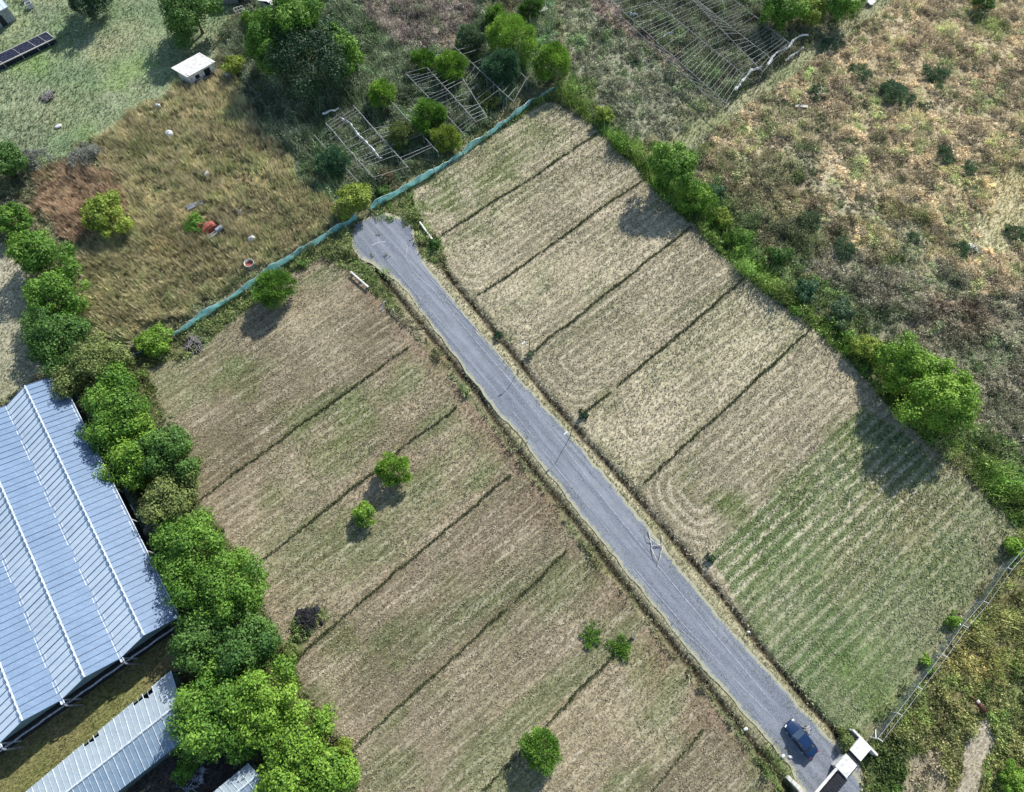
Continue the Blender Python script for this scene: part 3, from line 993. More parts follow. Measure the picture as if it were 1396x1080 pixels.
def crown_mesh(r, h0, h1, pal, lobes, leaf, dens, el=1.0, spiky=False, seed=0, cover=1.9, sqy=1.0, lop=1.0):
    """leaf faces in clumps over an uneven dome, local coordinates"""
    rg = np.random.default_rng(seed)
    ca, cb = np.array(PAL[pal][0]), np.array(PAL[pal][1])
    zc, rz = (h0 + h1) / 2, (h1 - h0) / 2
    Ps, Cs = [], []
    N = int(cover * dens * 4 * math.pi * r * (r * .5 + rz * .5) / (leaf * leaf * 1.1))
    N = max(260, min(N, 20000))
    # clumps on a lopsided outline
    f1, f2, f3 = rg.uniform(0, 6.28, 3)
    L = []
    for i in range(lobes):
        z = rg.uniform(-.75, 1.0)
        t = 2.399963 * i + rg.uniform(-.5, .5)
        q = math.sqrt(max(0, 1 - z * z)) * (1 + lop * (.16 * math.sin(2 * t + f1) + .13 * math.sin(3 * t + f2) + .08 * math.sin(5 * t + f3)))
        k = rg.uniform(.50, .92) if lop > .5 else rg.uniform(.58, .76)
        L.append((np.array([math.cos(t) * q * r * k * rg.uniform(.85, 1.12), math.sin(t) * q * r * k * sqy * rg.uniform(.85, 1.12), zc + z * rz * k]), r * rg.uniform(.17, .38), rg.random()))
    L.append((np.array([0, 0, zc + rz * .2]), r * .55, .5))
    wts = np.array([l[1] ** 2 for l in L])
    wts /= wts.sum()
    for (c, lr, tone), wt in zip(L, wts):
        n = max(6, int(N * wt))
        u = rg.normal(size=(n, 3))
        out = c - np.array([0, 0, zc - rz * .5])
        out = out / (np.linalg.norm(out) + 1e-6)
        u = u + out * .55 + np.array([0, 0, .25])
        u /= np.linalg.norm(u, axis=1, keepdims=True)
        d = lr * (.50 + .62 * rg.random((n, 1)) ** .7)
        # shoots that stand out of the clump
        ns = max(3, int(7 * lr))
        sd = rg.normal(size=(ns, 3)) + out * .8 + np.array([0, 0, .35])
        sd /= np.linalg.norm(sd, axis=1, keepdims=True)
        sel = rg.random(n) < .34
        w = sd[rg.integers(0, ns, n)] + rg.normal(size=(n, 3)) * .16
        w /= np.linalg.norm(w, axis=1, keepdims=True)
        u = np.where(sel[:, None], w, u)
        d = np.where(sel[:, None], lr * (.7 + .75 * rg.random((n, 1))), d)
        if spiky:
            d = lr * (.5 + .75 * rg.random((n, 1)))
        p = c + u * d * np.array([1, 1, min(1.0, rz / r + .15)])
        p[:, 2] = np.maximum(p[:, 2], .06)
        nr = u * .9 + rg.normal(size=(n, 3)) * .42
        nr /= np.linalg.norm(nr, axis=1, keepdims=True)
        a = np.cross(nr, rg.normal(size=(n, 3)))
        if spiky:
            a = u + rg.normal(size=(n, 3)) * .35
            nr = np.cross(a, rg.normal(size=(n, 3)))
        a /= np.linalg.norm(a, axis=1, keepdims=True) + 1e-9
        b = np.cross(nr, a)
        b /= np.linalg.norm(b, axis=1, keepdims=True) + 1e-9
        s = leaf * (.55 + .8 * rg.random((n, 1)))
        la, lb = (1.5, .42) if spiky else (1.0, .62)
        Ps.append(np.stack([p - a * s * la, p + b * s * lb, p + a * s * la, p - b * s * lb], 1))
        t = np.clip(tone * .65 + rg.random((n, 1)) * .6 - .1, 0, 1)
        col = (ca * (1 - t) + cb * t) * (.8 + .4 * rg.random((n, 1)))
        Cs.append(col)
    return np.concatenate(Ps), np.concatenate(Cs)


_seed = [100]


def plant(name, px, py, rpx, label, cat='tree', pal='vivid', hr=1.5, base=.15, lobes=26, spiky=False, trunk=True, dens=1.0, group=None, leaf=None, sqy=1.0):
    """px,py: where the middle of the crown is seen; hr: height / radius"""
    _seed[0] += 1
    s0 = scale_at(px, py)
    r = rpx / s0
    h = r * hr
    zc = h * (.5 + base / 2)
    r = rpx / scale_at(px, py, zc)
    p = W(px, py, zc)
    lf = (leaf * .64) if leaf else max(.085, min(.17, .065 + .024 * r))
    o = empty(name, (p[0], p[1], 0), 0, label, cat, group)
    P, C = crown_mesh(r, h * base, h, pal, lobes, lf, dens, spiky=spiky, seed=_seed[0], sqy=sqy, lop=.25 if name in ('round_bush', 'young_tree') else 1.0)
    crown = tri_mesh('crown', P, C, M_LEAF if pal not in ('grey', 'brown') else M_DRY, o, k=4)
    if trunk:
        rg = random.Random(_seed[0])
        tr = max(.05, r * .055)
        top = Vector((rg.uniform(-.1, .1) * r, rg.uniform(-.1, .1) * r, h * .55))
        mb = MB()
        mb.path([Vector((0, 0, -.15)), Vector((top.x * .3, top.y * .3, h * .22)), top], tr, tr * .55, 8)
        for i in range(6):
            a = i * 1.05 + rg.uniform(-.3, .3)
            st = Vector((top.x * .3, top.y * .3, h * .22)).lerp(top, rg.uniform(.1, .9))
            en = Vector((math.cos(a) * r * .7, math.sin(a) * r * .7, h * rg.uniform(.5, .8)))
            mb.path([st, st.lerp(en, .5) + Vector((0, 0, h * .05)), en], tr * .42, tr * .12, 5)
        mb.build('trunk', M_BARK, o, True)
    return o


LT = 'trees in the line beside the big greenhouse'
for a in [
    # the line down the left side
    ('broadleaf_tree', 6, 222, 28, 'dark green tree cut by the left edge, above the pale lawn', 'tree', 'deep', 1.5),
    ('broadleaf_tree', 14, 300, 24, 'small green tree at the left edge, above the pale dry lawn corner', 'tree', 'vivid', 1.4),
    ('broadleaf_tree', 56, 346, 37, 'rounded green tree beside the pale lawn, topmost of the three dark ones by the reeds', 'tree', 'vivid', 1.5),
    ('broadleaf_tree', 80, 403, 40, 'dense green tree beside the pale lawn, middle of the three dark ones by the reeds', 'tree', 'vivid', 1.5),
    ('broadleaf_tree', 77, 464, 42, 'dense green tree at the pale lawn, just above the far corner of the big greenhouse', 'tree', 'deep', 1.6),
    ('broadleaf_tree', 132, 502, 45, 'paler olive green tree between the greenhouse corner and the left end of the turquoise fence', 'tree', 'olive', 1.4),
    ('broadleaf_tree', 160, 562, 50, 'wide leafy green tree against the upper right side of the big greenhouse', 'tree', 'vivid', 1.5),
    ('broadleaf_tree', 178, 622, 42, 'bright green tree leaning over the greenhouse edge, left of a darker crown', 'tree', 'bright', 1.5),
    ('broadleaf_tree', 230, 612, 40, 'dark green tree jutting out over the mown plot beside the greenhouse line', 'tree', 'deep', 1.6),
    ('broadleaf_tree', 228, 682, 42, 'yellowish olive tree just above the grey leafless bush', 'tree', 'olive', 1.3),
    ('broadleaf_tree', 262, 752, 52, 'leafy green tree just below the grey leafless bush', 'tree', 'vivid', 1.5),
    ('broadleaf_tree', 305, 805, 54, 'large mid green tree at the lower right corner of the big greenhouse', 'tree', 'vivid', 1.6),
    ('broadleaf_tree', 280, 868, 44, 'dark shaded tree at the end of the grass yard between the greenhouses', 'tree', 'deep', 1.6),
    ('broadleaf_tree', 335, 880, 48, 'dense dark green tree below the lower right greenhouse corner, next to the charred heap', 'tree', 'deep', 1.6),
    ('broadleaf_tree', 285, 970, 54, 'big green tree overhanging the end of the low greenhouse', 'tree', 'vivid', 1.7),
    ('broadleaf_tree', 352, 948, 52, 'big yellowish green tree between the low greenhouse and the plots', 'tree', 'bright', 1.6),
    ('broadleaf_tree', 322, 1000, 42, 'green tree above the corner of the small greenhouse at the bottom', 'tree', 'vivid', 1.6),
    ('broadleaf_tree', 405, 1006, 46, 'brightest green tree in the line, near the bottom edge', 'tree', 'bright', 1.4),
    ('broadleaf_tree', 392, 1066, 44, 'bright green tree at the bottom edge beside the small greenhouse', 'tree', 'bright', 1.4),
    ('broadleaf_tree', 448, 1058, 42, 'bright green tree at the bottom edge, rightmost of the line', 'tree', 'bright', 1.3),
]:
    plant(a[0], a[1], a[2], a[3], a[4], a[5], a[6], a[7], lobes=34, group=LT, leaf=.25)
plant('leafless_bush', 226, 713, 33, 'grey leafless bush in the tree line beside the big greenhouse', 'bush', 'grey', 1.2, spiky=True, dens=.55)
plant('leafy_shrub', 250, 1050, 17, 'small green shrub in the dark gap below the low greenhouse', 'shrub', 'vivid', 1.2)
plant('leafy_shrub', 278, 1015, 20, 'dark shaded shrub under the trees at the end of the low greenhouse', 'shrub', 'deep', 1.3)
plant('leafy_shrub', 470, 1020, 14, 'small bright shrub at the lower left corner of the mown plots', 'shrub', 'lime', 1.0)
plant('leafy_shrub', 395, 890, 14, 'low yellowish shrub beside the charred heap', 'shrub', 'olive', .9)
plant('leafy_shrub', 262, 640, 16, 'low olive shrub at the plot edge below the dark jutting tree', 'shrub', 'olive', .9)

RB = 'round bushes standing alone on the mown plots'
plant('round_bush', 373, 393, 29, 'dense round dark green bush on the mown plot near the turquoise fence', 'bush', 'vivid', 1.5, .05, 40, True, group=RB, leaf=.17)
plant('round_bush', 535, 640, 24, 'round green bush on the grass line in the middle of the left plots', 'bush', 'bright', 1.6, .08, 34, True, group=RB, leaf=.15)
plant('round_bush', 497, 700, 18, 'smallest bush on the left plots, bright green, below a rounder one', 'bush', 'bright', 1.4, .08, 18, False, group=RB, leaf=.17)
plant('round_bush', 737, 1020, 28, 'dense green bush on the mown plot near the bottom edge', 'bush', 'vivid', 1.6, .05, 40, True, group=RB, leaf=.17)

plant('leafy_shrub', 142, 291, 31, 'yellow green shrub between the brown and the tan reeds', 'shrub', 'lime', 1.3, lobes=24)
plant('leafy_shrub', 212, 463, 22, 'low green shrub covering the left part of the turquoise fence', 'shrub', 'bright', 1.0)
plant('leafy_shrub', 481, 272, 27, 'yellow green shrub behind the turquoise fence at the road head', 'shrub', 'lime', 1.3)
plant('leafy_shrub', 318, 90, 14, 'small bright lime shrub right of the white hut', 'shrub', 'lime', 1.5)
plant('leafy_shrub', 265, 305, 16, 'low green shrub left of the red and grey scrap machine', 'shrub', 'vivid', .9)
plant('leafy_shrub', 42, 218, 20, 'grey green thicket at the lower end of the top left lawn', 'shrub', 'grey', 1.0, spiky=True, dens=.7)
plant('leafy_shrub', 116, 212, 19, 'grey bare thicket between lawn and brown reeds', 'shrub', 'grey', 1.0, spiky=True, dens=.6)

plant('spreading_tree', 416, 74, 64, 'largest tree in the picture, dark broad crown near the top edge', 'tree', 'dark', 1.15, .1, 60, leaf=.26)
plant('broadleaf_tree', 402, 34, 44, 'lighter green tree growing into the top of the dark broad crown', 'tree', 'vivid', 2.1, .3, 26)
plant('broadleaf_tree', 368, 62, 38, 'light green tree at the left side of the dark broad crown', 'tree', 'vivid', 1.9, .2, 24)
plant('broadleaf_tree', 465, 72, 33, 'small green tree at the right side of the dark broad crown', 'tree', 'vivid', 1.9, .2, 20)
plant('broadleaf_tree', 262, 15, 40, 'dark green tree at the top edge above the white hut', 'tree', 'deep', 1.5, .1, 32)
plant('leafy_shrub', 345, 28, 15, 'small bright shrub between the two big dark trees at the top', 'shrub', 'vivid', 1.2)
plant('conifer_tree', 118, -8, 30, 'dark tree at the top edge beside the short white post', 'tree', 'dark', 1.8, .05, 28)
FT = 'young trees growing among the bare greenhouse frames'
for a in [
    (520, 130, 20, 'bright green young tree left of the bare frames, below the dark broad tree', 'bright', 1.9),
    (583, 158, 26, 'dense green young tree against the left beam of the first bare frame', 'vivid', 1.7),
    (546, 184, 21, 'olive green young tree inside the lower bare frame', 'olive', 1.6),
    (607, 188, 21, 'yellowish green young tree close to the turquoise fence', 'lime', 1.4),
    (455, 222, 24, 'green young tree at the left end of the lower bare frame', 'teal', 1.5),
    (577, 84, 18, 'small green young tree at the top left corner of the first bare frame', 'vivid', 1.6),
    (613, 90, 25, 'yellow green young tree in the middle of the first bare frame', 'bright', 1.6),
    (640, 54, 22, 'dull green young tree at the upper end of the first bare frame', 'dull', 1.6),
    (684, 94, 28, 'dull blue green round young tree in the right bay of the first bare frame', 'teal', 1.7),
    (700, 50, 36, 'big yellow green tree above the right bay of the first bare frame', 'bright', 1.6),
    (676, 22, 18, 'small tree at the top, left of the big yellow green one', 'vivid', 1.6),
    (752, 87, 29, 'bright green round tree at the corner where the turquoise fence ends', 'bright', 1.6),
    (664, 138, 15, 'small olive young tree in the lower right bay of the first bare frame', 'olive', 1.4),
    (725, 10, 18, 'dark green tree at the top edge beside a white board', 'deep', 1.6)]:
    plant('young_tree', a[0], a[1], a[2], a[3], 'tree', a[4], a[5], .06, 22, True, group=FT, leaf=.17)
plant('leafy_shrub', 527, 240, 13, 'reddish brown shrub beside the turquoise fence at the lower bare frame', 'shrub', 'brown', 1.0)
HG = 'trees and shrubs in the green hedge beyond the right plots'
for a in [
    (823, 155, 14, 'small lime green shrub at the top of the hedge', 'shrub', 'lime', 1.4),
    (918, 229, 34, 'dark green rounded tree in the hedge casting a shadow on the second plot', 'tree', 'vivid', 1.9),
    (948, 268, 24, 'green shrub just below the rounded hedge tree', 'shrub', 'bright', 1.3),
    (985, 297, 15, 'yellow green shrub in the hedge beside the weeds', 'shrub', 'lime', 1.0),
    (975, 262, 14, 'dark green shrub on the scrub side of the rounded hedge tree', 'shrub', 'teal', 1.0),
    (1183, 474, 22, 'yellow green shrub in the hedge left of the big bright trees', 'shrub', 'lime', 1.2),
    (1240, 502, 40, 'bright green tree in the hedge, left one of the big pair', 'tree', 'bright', 1.7),
    (1281, 542, 48, 'biggest bright green tree in the hedge, right one of the pair', 'tree', 'bright', 1.7),
    (1060, 350, 18, 'dark green shrub in the middle of the hedge', 'shrub', 'deep', 1.1),
    (1145, 425, 20, 'dull green shrub on the scrub side of the hedge', 'shrub', 'dull', 1.0),
    (1100, 395, 18, 'dark green shrub halfway along the hedge', 'shrub', 'teal', 1.0),
    (1012, 325, 17, 'green shrub in the upper half of the hedge', 'shrub', 'vivid', 1.0),
    (1385, 745, 18, 'lime green shrub where the hedge meets the post fence', 'shrub', 'bright', 1.0)]:
    plant('hedge_tree' if a[4] == 'tree' else 'hedge_shrub', a[0], a[1], a[2], a[3], a[4], a[5], a[6], .05 if a[4] == 'shrub' else .12, 34 if a[4] == 'tree' else 16, group=HG)
for a in [
    (1065, 14, 28, 'dark green tree at the top edge above the long bare frames', 'vivid', 1.7),
    (1106, 14, 20, 'yellow green tree at the top edge between two darker ones', 'lime', 1.6),
    (1149, 8, 26, 'dark green tree at the top edge beside the track', 'vivid', 1.7),
    (1342, 4, 14, 'small dark shrub at the top edge of the tan scrub', 'deep', 1.4)]:
    plant('broadleaf_tree', a[0], a[1], a[2], a[3], 'tree', a[4], a[5], .08, 24, group='trees along the top edge by the track')
WS = 'low dark green weed shrubs in the tan scrub'
for a in [(1220, 127, 22, 'widest dark green shrub in the tan scrub'), (1276, 101, 16, 'dark green shrub right above the widest one in the tan scrub'), (1290, 210, 13, 'dark green shrub in the middle of the tan scrub, rightmost of the larger ones'),
          (1172, 98, 14, 'dark green shrub near the track in the tan scrub'), (1321, 232, 10, 'small dark green shrub, lowest on the pale tan scrub'), (1262, 146, 9, 'small dark green shrub below the widest one'),
          (1105, 298, 15, 'dark green shrub in the olive scrub above the hedge'), (1152, 338, 15, 'dark green shrub in a line of two in the olive scrub'), (1133, 60, 12, 'dark green shrub beside the track'), (1245, 322, 8, 'tiny dark shrub by the yellow scrub'),
          (1388, 318, 14, 'dark green shrub at the right edge'), (1116, 125, 12, 'bluish green shrub between track and tan scrub'), (1313, 338, 12, 'dark shrub beside the pale debris in the right scrub')]:
    plant('weed_shrub', a[0], a[1], a[2] * 1.2, a[3], 'shrub', 'dull', .42, 0, 15, trunk=False, group=WS, leaf=.2, spiky=True, dens=.55)
for a in [(968, 762, 7, 'tiny dark shrub at the road end of the green plot', 'dark'), (845, 884, 13, 'small green shrub at the road end of the grass line with the white marker post', 'vivid'), (806, 866, 12, 'low green weed clump on the mown plot near the white marker post', 'vivid'),
          (795, 566, 7, 'tiny dark shrub where the fourth grass line reaches the ditch', 'dark'), (722, 484, 6, 'tiny green shrub at the foot of the upper lamp post', 'dull'), (680, 458, 7, 'tiny black shrub beside the ditch above the upper lamp post', 'dark'),
          (592, 332, 10, 'dark green shrub at the lower end of the white beam right of the road head', 'deep'), (1155, 1012, 19, 'yellowish shrub beside the white gate pier', 'olive'), (1300, 848, 12, 'bright green shrub on the post fence', 'bright'),
          (1265, 905, 11, 'bright green shrub on the post fence, lower one', 'bright'), (1385, 1065, 26, 'bright green shrub in the bottom right corner', 'bright'), (520, 262, 12, 'dark shrub at the turn of the turquoise fence', 'deep')]:
    low = 'white marker post' in a[3]
    plant('leafy_shrub', a[0], a[1], a[2] * (1.35 if low else 1), a[3], 'shrub', 'vivid' if low else a[4], .34 if low else 1.0, 0, 12, trunk=False, leaf=.14, spiky=low, dens=.42 if low else 1)


# unmown grass lines between the plots
def strip(pts, label, pal, hgt=.30, wid=.10, gap=.16):
    p = resample(WP(pts), .05)
    rg = rng.random(len(p))
    f = fbm(p[:, 0], p[:, 1], 2.5, 3, 51.0)
    k = (f > gap) & (rng.random(len(p)) < .55 + .4 * f)
    p = p[k]
    m = len(p)
    wob = (fbm(p[:, 0], p[:, 1], 3.0, 4, 13.0) - .5) * .6
    q = np.stack([p[:, 0] + UD[0] * wob + rng.normal(size=m) * wid, p[:, 1] + UD[1] * wob + rng.normal(size=m) * wid], 1)
    ca = np.tile(np.array(pal[0]), (m, 1))
    cb = np.tile(np.array(pal[1]), (m, 1))
    hh = hgt * (.5 + .9 * fbm(q[:, 0], q[:, 1], 1.5, 3, 71.0))
    T, C = blades(q, hh, 5, .55, .06, ca, cb)
    o0 = W(*pts[0])
    o = tri_mesh('grass_strip', T - o0, C, M_LEAF)
    o.location = o0
    return tag(o, label, 'grass strip', 'unmown grass strips between the plots')


GP = ((.075, .095, .04), (.24, .26, .13))
for i, n in enumerate(['topmost, nearest the end of the turquoise fence', 'second from the top, ending at the rounded hedge tree', 'third from the top, at the upper lamp post', 'fourth from the top', 'bottommost, next above the green plot']):
    strip(STRIPS['r'][i], 'grass strip right of the road, ' + n, GP)
for i, n in enumerate(['topmost, nearest the turquoise fence', 'second from the top, running behind the round bush', 'third from the top, ending at the charred heap', 'fourth from the top', 'fifth from the top, starting at the white marker post', 'bottommost and shortest']):
    strip(STRIPS['l'][i], 'grass strip left of the road, ' + n, GP, hgt=.30 if i < 5 else .2, gap=.16)


# ------------------------------------------------------------------ greenhouses
def v3(a):
    return Vector((float(a[0]), float(a[1]), float(a[2])))


def big_greenhouse():
    ez, rz = 3.9, 5.4
    e_n, e_f = v3(W(243, 842, ez)), v3(W(79, 511, ez))
    v_n, v_f = v3(W(165, 897, ez)), v3(W(9, 553, ez))
    r_n, r_f = v3(W(197, 866, rz)), v3(W(34, 526, rz))
    per_n, per_f = v_n - e_n, v_f - e_f
    ro = e_n.copy()
    ro.z = 0
    o = empty('large_greenhouse', ro, 0, 'large many-ridged greenhouse with pale blue sheeting on the left side', 'greenhouse')
    L = lambda p: p - ro
    ridge_off_n, ridge_off_f = r_n - e_n, r_f - e_f
    NS = 5
    down = Vector((0, 0, -1))
    for k in range(NS):
        a_n, a_f = e_n + per_n * k, e_f + per_f * k
        t_n, t_f = a_n + ridge_off_n, a_f + ridge_off_f
        b_n, b_f = e_n + per_n * (k + 1), e_f + per_f * (k + 1)
        for (p_n, p_f, q_n, q_f, mat, rib) in ((a_n, a_f, t_n, t_f, M_ROOFA, 46), (t_n, t_f, b_n, b_f, M_ROOFB, 46)):  # the two colours carry how light differs between the slopes
            mb = MB()
            # sheets laid edge to edge, each a little out of line with its neighbour
            nsh = rib
            rg = random.Random(k * 7 + len(mat.name))
            nv = (p_f - p_n).cross(q_n - p_n).normalized()
            if nv.z < 0:
                nv = -nv
            for i in range(nsh):
                t0, t1 = i / nsh, (i + 1) / nsh
                dz = nv * rg.uniform(-.02, .02)
                qd = [p_n.lerp(p_f, t0), p_n.lerp(p_f, t1), q_n.lerp(q_f, t1), q_n.lerp(q_f, t0)]
                mb.slab([L(x) + dz for x in qd], .03, 0)
            for i in range(nsh + 1):
                t = i / nsh
                p, q = L(p_n.lerp(p_f, t)) + nv * .035, L(q_n.lerp(q_f, t)) + nv * .035
                mb.bar(p, q, .035, n=4, m=1)
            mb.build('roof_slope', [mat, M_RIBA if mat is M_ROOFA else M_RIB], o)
        mb = MB()
        mb.bar(L(t_n) + Vector((0, 0, .09)), L(t_f) + Vector((0, 0, .07)), .10, n=6)
        nb = 46
        for i in range(nb):
            p = L(t_n.lerp(t_f, (i + .5) / nb)) + Vector((0, 0, .12))
            mb.box(p, (.34, .26, .08), math.atan2((t_f - t_n).y, (t_f - t_n).x))
        mb.build('ridge_cap', M_RIBW, o)
        # gable glazing at the near end, standing under the roof edge
        ins = (a_f - a_n).normalized() * .25
        mb = MB()
        lo = Vector((0, 0, -.9))
        pts = [L(a_n + ins) + Vector((0, 0, -.08)), L(t_n + ins) + Vector((0, 0, -.08)), L(b_n + ins) + Vector((0, 0, -.08)), L(b_n + ins) + lo, L(a_n + ins) + lo]
        bk = [p + (a_f - a_n).normalized() * .06 for p in pts]
        mb.add(pts + bk, [(0, 1, 2, 3, 4), (9, 8, 7, 6, 5)] + [(i, (i + 1) % 5, 5 + (i + 1) % 5, 5 + i) for i in range(5)])
        mb.build('gable_panel', M_GABLE, o)
        # rolled-up curtain hanging below the glazing
        mb = MB()
        c0, c1 = L(a_n) + Vector((0, 0, -1.15)), L(b_n) + Vector((0, 0, -1.15))
        off = (a_n - a_f).normalized() * .35
        for j in range(8):
            u0, u1 = j / 8, (j + 1) / 8
            mb.bar(c0.lerp(c1, u0) + off + Vector((0, 0, .12 * math.sin(j * 2.1 + k))), c0.lerp(c1, u1) + off + Vector((0, 0, .12 * math.sin((j + 1) * 2.1 + k))), .13, n=6)
        mb.build('rolled_curtain', M_GREYM, o)
    for k in range(NS + 1):
        a_n, a_f = e_n + per_n * k, e_f + per_f * k
        mb = MB()
        out = (a_n - a_f).normalized()
        for s in (-1, 1):
            sd = per_n.normalized() * (.17 * s)
            mb.bar(L(a_n) + out * .5 + sd + Vector((0, 0, .02)), L(a_f) + sd + Vector((0, 0, .02)), .06, n=6)
        mb.slab([L(a_n) + out * .5 - per_n.normalized() * .2 + Vector((0, 0, -.06)), L(a_n) + out * .5 + per_n.normalized() * .2 + Vector((0, 0, -.06)),
                 L(a_f) + per_n.normalized() * .2 + Vector((0, 0, -.06)), L(a_f) - per_n.normalized() * .2 + Vector((0, 0, -.06))], .04)
        mb.build('gutter', M_RIBW, o)
        mb = MB()
        p = L(a_n) + out * .42
        mb.path([p + Vector((0, 0, -.1)), p + out * .35 + Vector((0, 0, -.5)), Vector((p.x, p.y, -.1)) + out * .35], .1, n=8)
        mb.build('downpipe', M_GREYM, o)
        for j in range(9):
            q = L(a_n.lerp(a_f, j / 8))
            mb = MB()
            mb.box((q.x, q.y, ez / 2 - .15), (.14, .14, ez - .1), .5)
            mb.build('post', M_STEEL, o)
    # side wall: low curtain wall, the upper half open
    mb = MB()
    sd = (e_n - v_n).normalized()
    a, b = L(e_n) + sd * .1, L(e_f) + sd * .1
    for i in range(24):
        p, q = a.lerp(b, i / 24), a.lerp(b, (i + 1) / 24)
        bow = sd * (.06 * math.sin(i * 1.7))
        mb.add([(p.x + bow.x, p.y + bow.y, 0), (q.x + bow.x, q.y + bow.y, 0), (q.x, q.y, 1.7), (p.x, p.y, 1.7)], [(0, 1, 2, 3)])
        mb.add([(p.x + bow.x - sd.x * .05, p.y + bow.y - sd.y * .05, 0), (q.x + bow.x - sd.x * .05, q.y + bow.y - sd.y * .05, 0), (q.x - sd.x * .05, q.y - sd.y * .05, 1.7), (p.x - sd.x * .05, p.y - sd.y * .05, 1.7)], [(3, 2, 1, 0)])
    mb.build('side_curtain', M_GABLE, o)
    # dark planted interior
    far = e_n + per_n * NS
    farf = e_f + per_f * NS
    mb = MB()
    mb.slab([(L(e_n).x, L(e_n).y, .06), (L(e_f).x, L(e_f).y, .06), (L(farf).x, L(farf).y, .06), (L(far).x, L(far).y, .06)], .05)
    mb.build('floor', M_SOIL, o)
    HARD.append(np.array([[e_n.x, e_n.y], [e_f.x, e_f.y], [farf.x, farf.y], [far.x, far.y]]))


big_greenhouse()


def low_greenhouse(name, label, ea, eb, ra, rb, fa, fb, ez, rz, nrib, broken=(), cap=True):
    """two slopes: ea-eb far eave, ra-rb ridge, fa-fb near eave (a = right end, b = left end)"""
    e0, e1 = v3(W(*ea, ez)), v3(W(*eb, ez))
    r0, r1 = v3(W(*ra, rz)), v3(W(*rb, rz))
    f0, f1 = v3(W(*fa, ez)), v3(W(*fb, ez))
    ro = Vector((r0.x, r0.y, 0))
    o = empty(name, ro, 0, label, 'greenhouse')
    L = lambda p: p - ro
    for (p0, p1, side) in ((e0, e1, 0), (f0, f1, 1)):
        mb = MB()
        nv = (p1 - p0).cross(r0 - p0).normalized()
        if nv.z < 0:
            nv = -nv
        for i in range(nrib):
            t0, t1 = i / nrib, (i + 1) / nrib
            rg = random.Random(i * 3 + side)
            cut = .0
            if side == 0 and i in broken:
                cut = rg.uniform(.10, .28)
            q = [p0.lerp(p1, t0).lerp(r0.lerp(r1, t0), cut), p0.lerp(p1, t1).lerp(r0.lerp(r1, t1), cut * rg.uniform(.5, 1.2)), r0.lerp(r1, t1), r0.lerp(r1, t0)]
            dz = nv * rg.uniform(-.008, .008)
            mb.slab([L(x) + dz for x in q], .03, 0)
        for i in range(nrib + 1):
            t = i / nrib
            mb.bar(L(p0.lerp(p1, t)) + nv * .04, L(r0.lerp(r1, t)) + nv * .04,   .022 if i % 2 else .045, n=4, m=1)
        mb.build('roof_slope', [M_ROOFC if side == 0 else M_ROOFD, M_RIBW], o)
        wall = MB()
        for i in range(12):
            a, b = L(p0.lerp(p1, i / 12)), L(p0.lerp(p1, (i + 1) / 12))
            off = (p0 - r0)
            off.z = 0
            off = -off.normalized() * .12
            wall.add([(a.x + off.x, a.y + off.y, 0), (b.x + off.x, b.y + off.y, 0), (b.x + off.x, b.y + off.y, ez - .15), (a.x + off.x, a.y + off.y, ez - .15)], [(0, 1, 2, 3)])
        w = wall.build('side_wall', M_GABLE, o)
        sm = w.modifiers.new('thickness', 'SOLIDIFY')
        sm.thickness = .05
    mb = MB()
    mb.bar(L(r0) + Vector((0, 0, .04)), L(r1) + Vector((0, 0, .04)), .13, n=6)
    mb.build('ridge_cap', M_RIBW, o)
    mb = MB()
    ins = (r1 - r0).normalized() * .15
    P = [L(e0) + ins, L(r0) + ins, L(f0) + ins]
    pts = [(P[0].x, P[0].y, 0), (P[0].x, P[0].y, P[0].z - .06), (P[1].x, P[1].y, P[1].z - .06), (P[2].x, P[2].y, P[2].z - .06), (P[2].x, P[2].y, 0)]
    bk = [(p[0] + ins.x * .4, p[1] + ins.y * .4, p[2]) for p in pts]
    mb.add(pts + bk, [(0, 1, 2, 3, 4), (9, 8, 7, 6, 5)] + [(i, (i + 1) % 5, 5 + (i + 1) % 5, 5 + i) for i in range(5)])
    mb.build('gable_panel', M_GABLE, o)
    HARD.append(np.array([[e0.x, e0.y], [e1.x, e1.y], [f1.x, f1.y], [f0.x, f0.y]]))
    return o


low_greenhouse('low_greenhouse', 'low grey-roofed greenhouse with white ridge and ragged upper eave, below the large one', (233, 914), (-76, 1172), (246, 957), (-63, 1202), (264, 999), (-46, 1240), 2.3, 3.4, 44, broken=(4, 5, 6, 7, 15, 16, 17))
low_greenhouse('small_greenhouse', 'greenhouse corner with pale plastic roof at the bottom edge under the trees', (338, 1041), (205, 1150), (352, 1056), (217, 1168), (372, 1085), (232, 1200), 2.3, 3.1, 20)


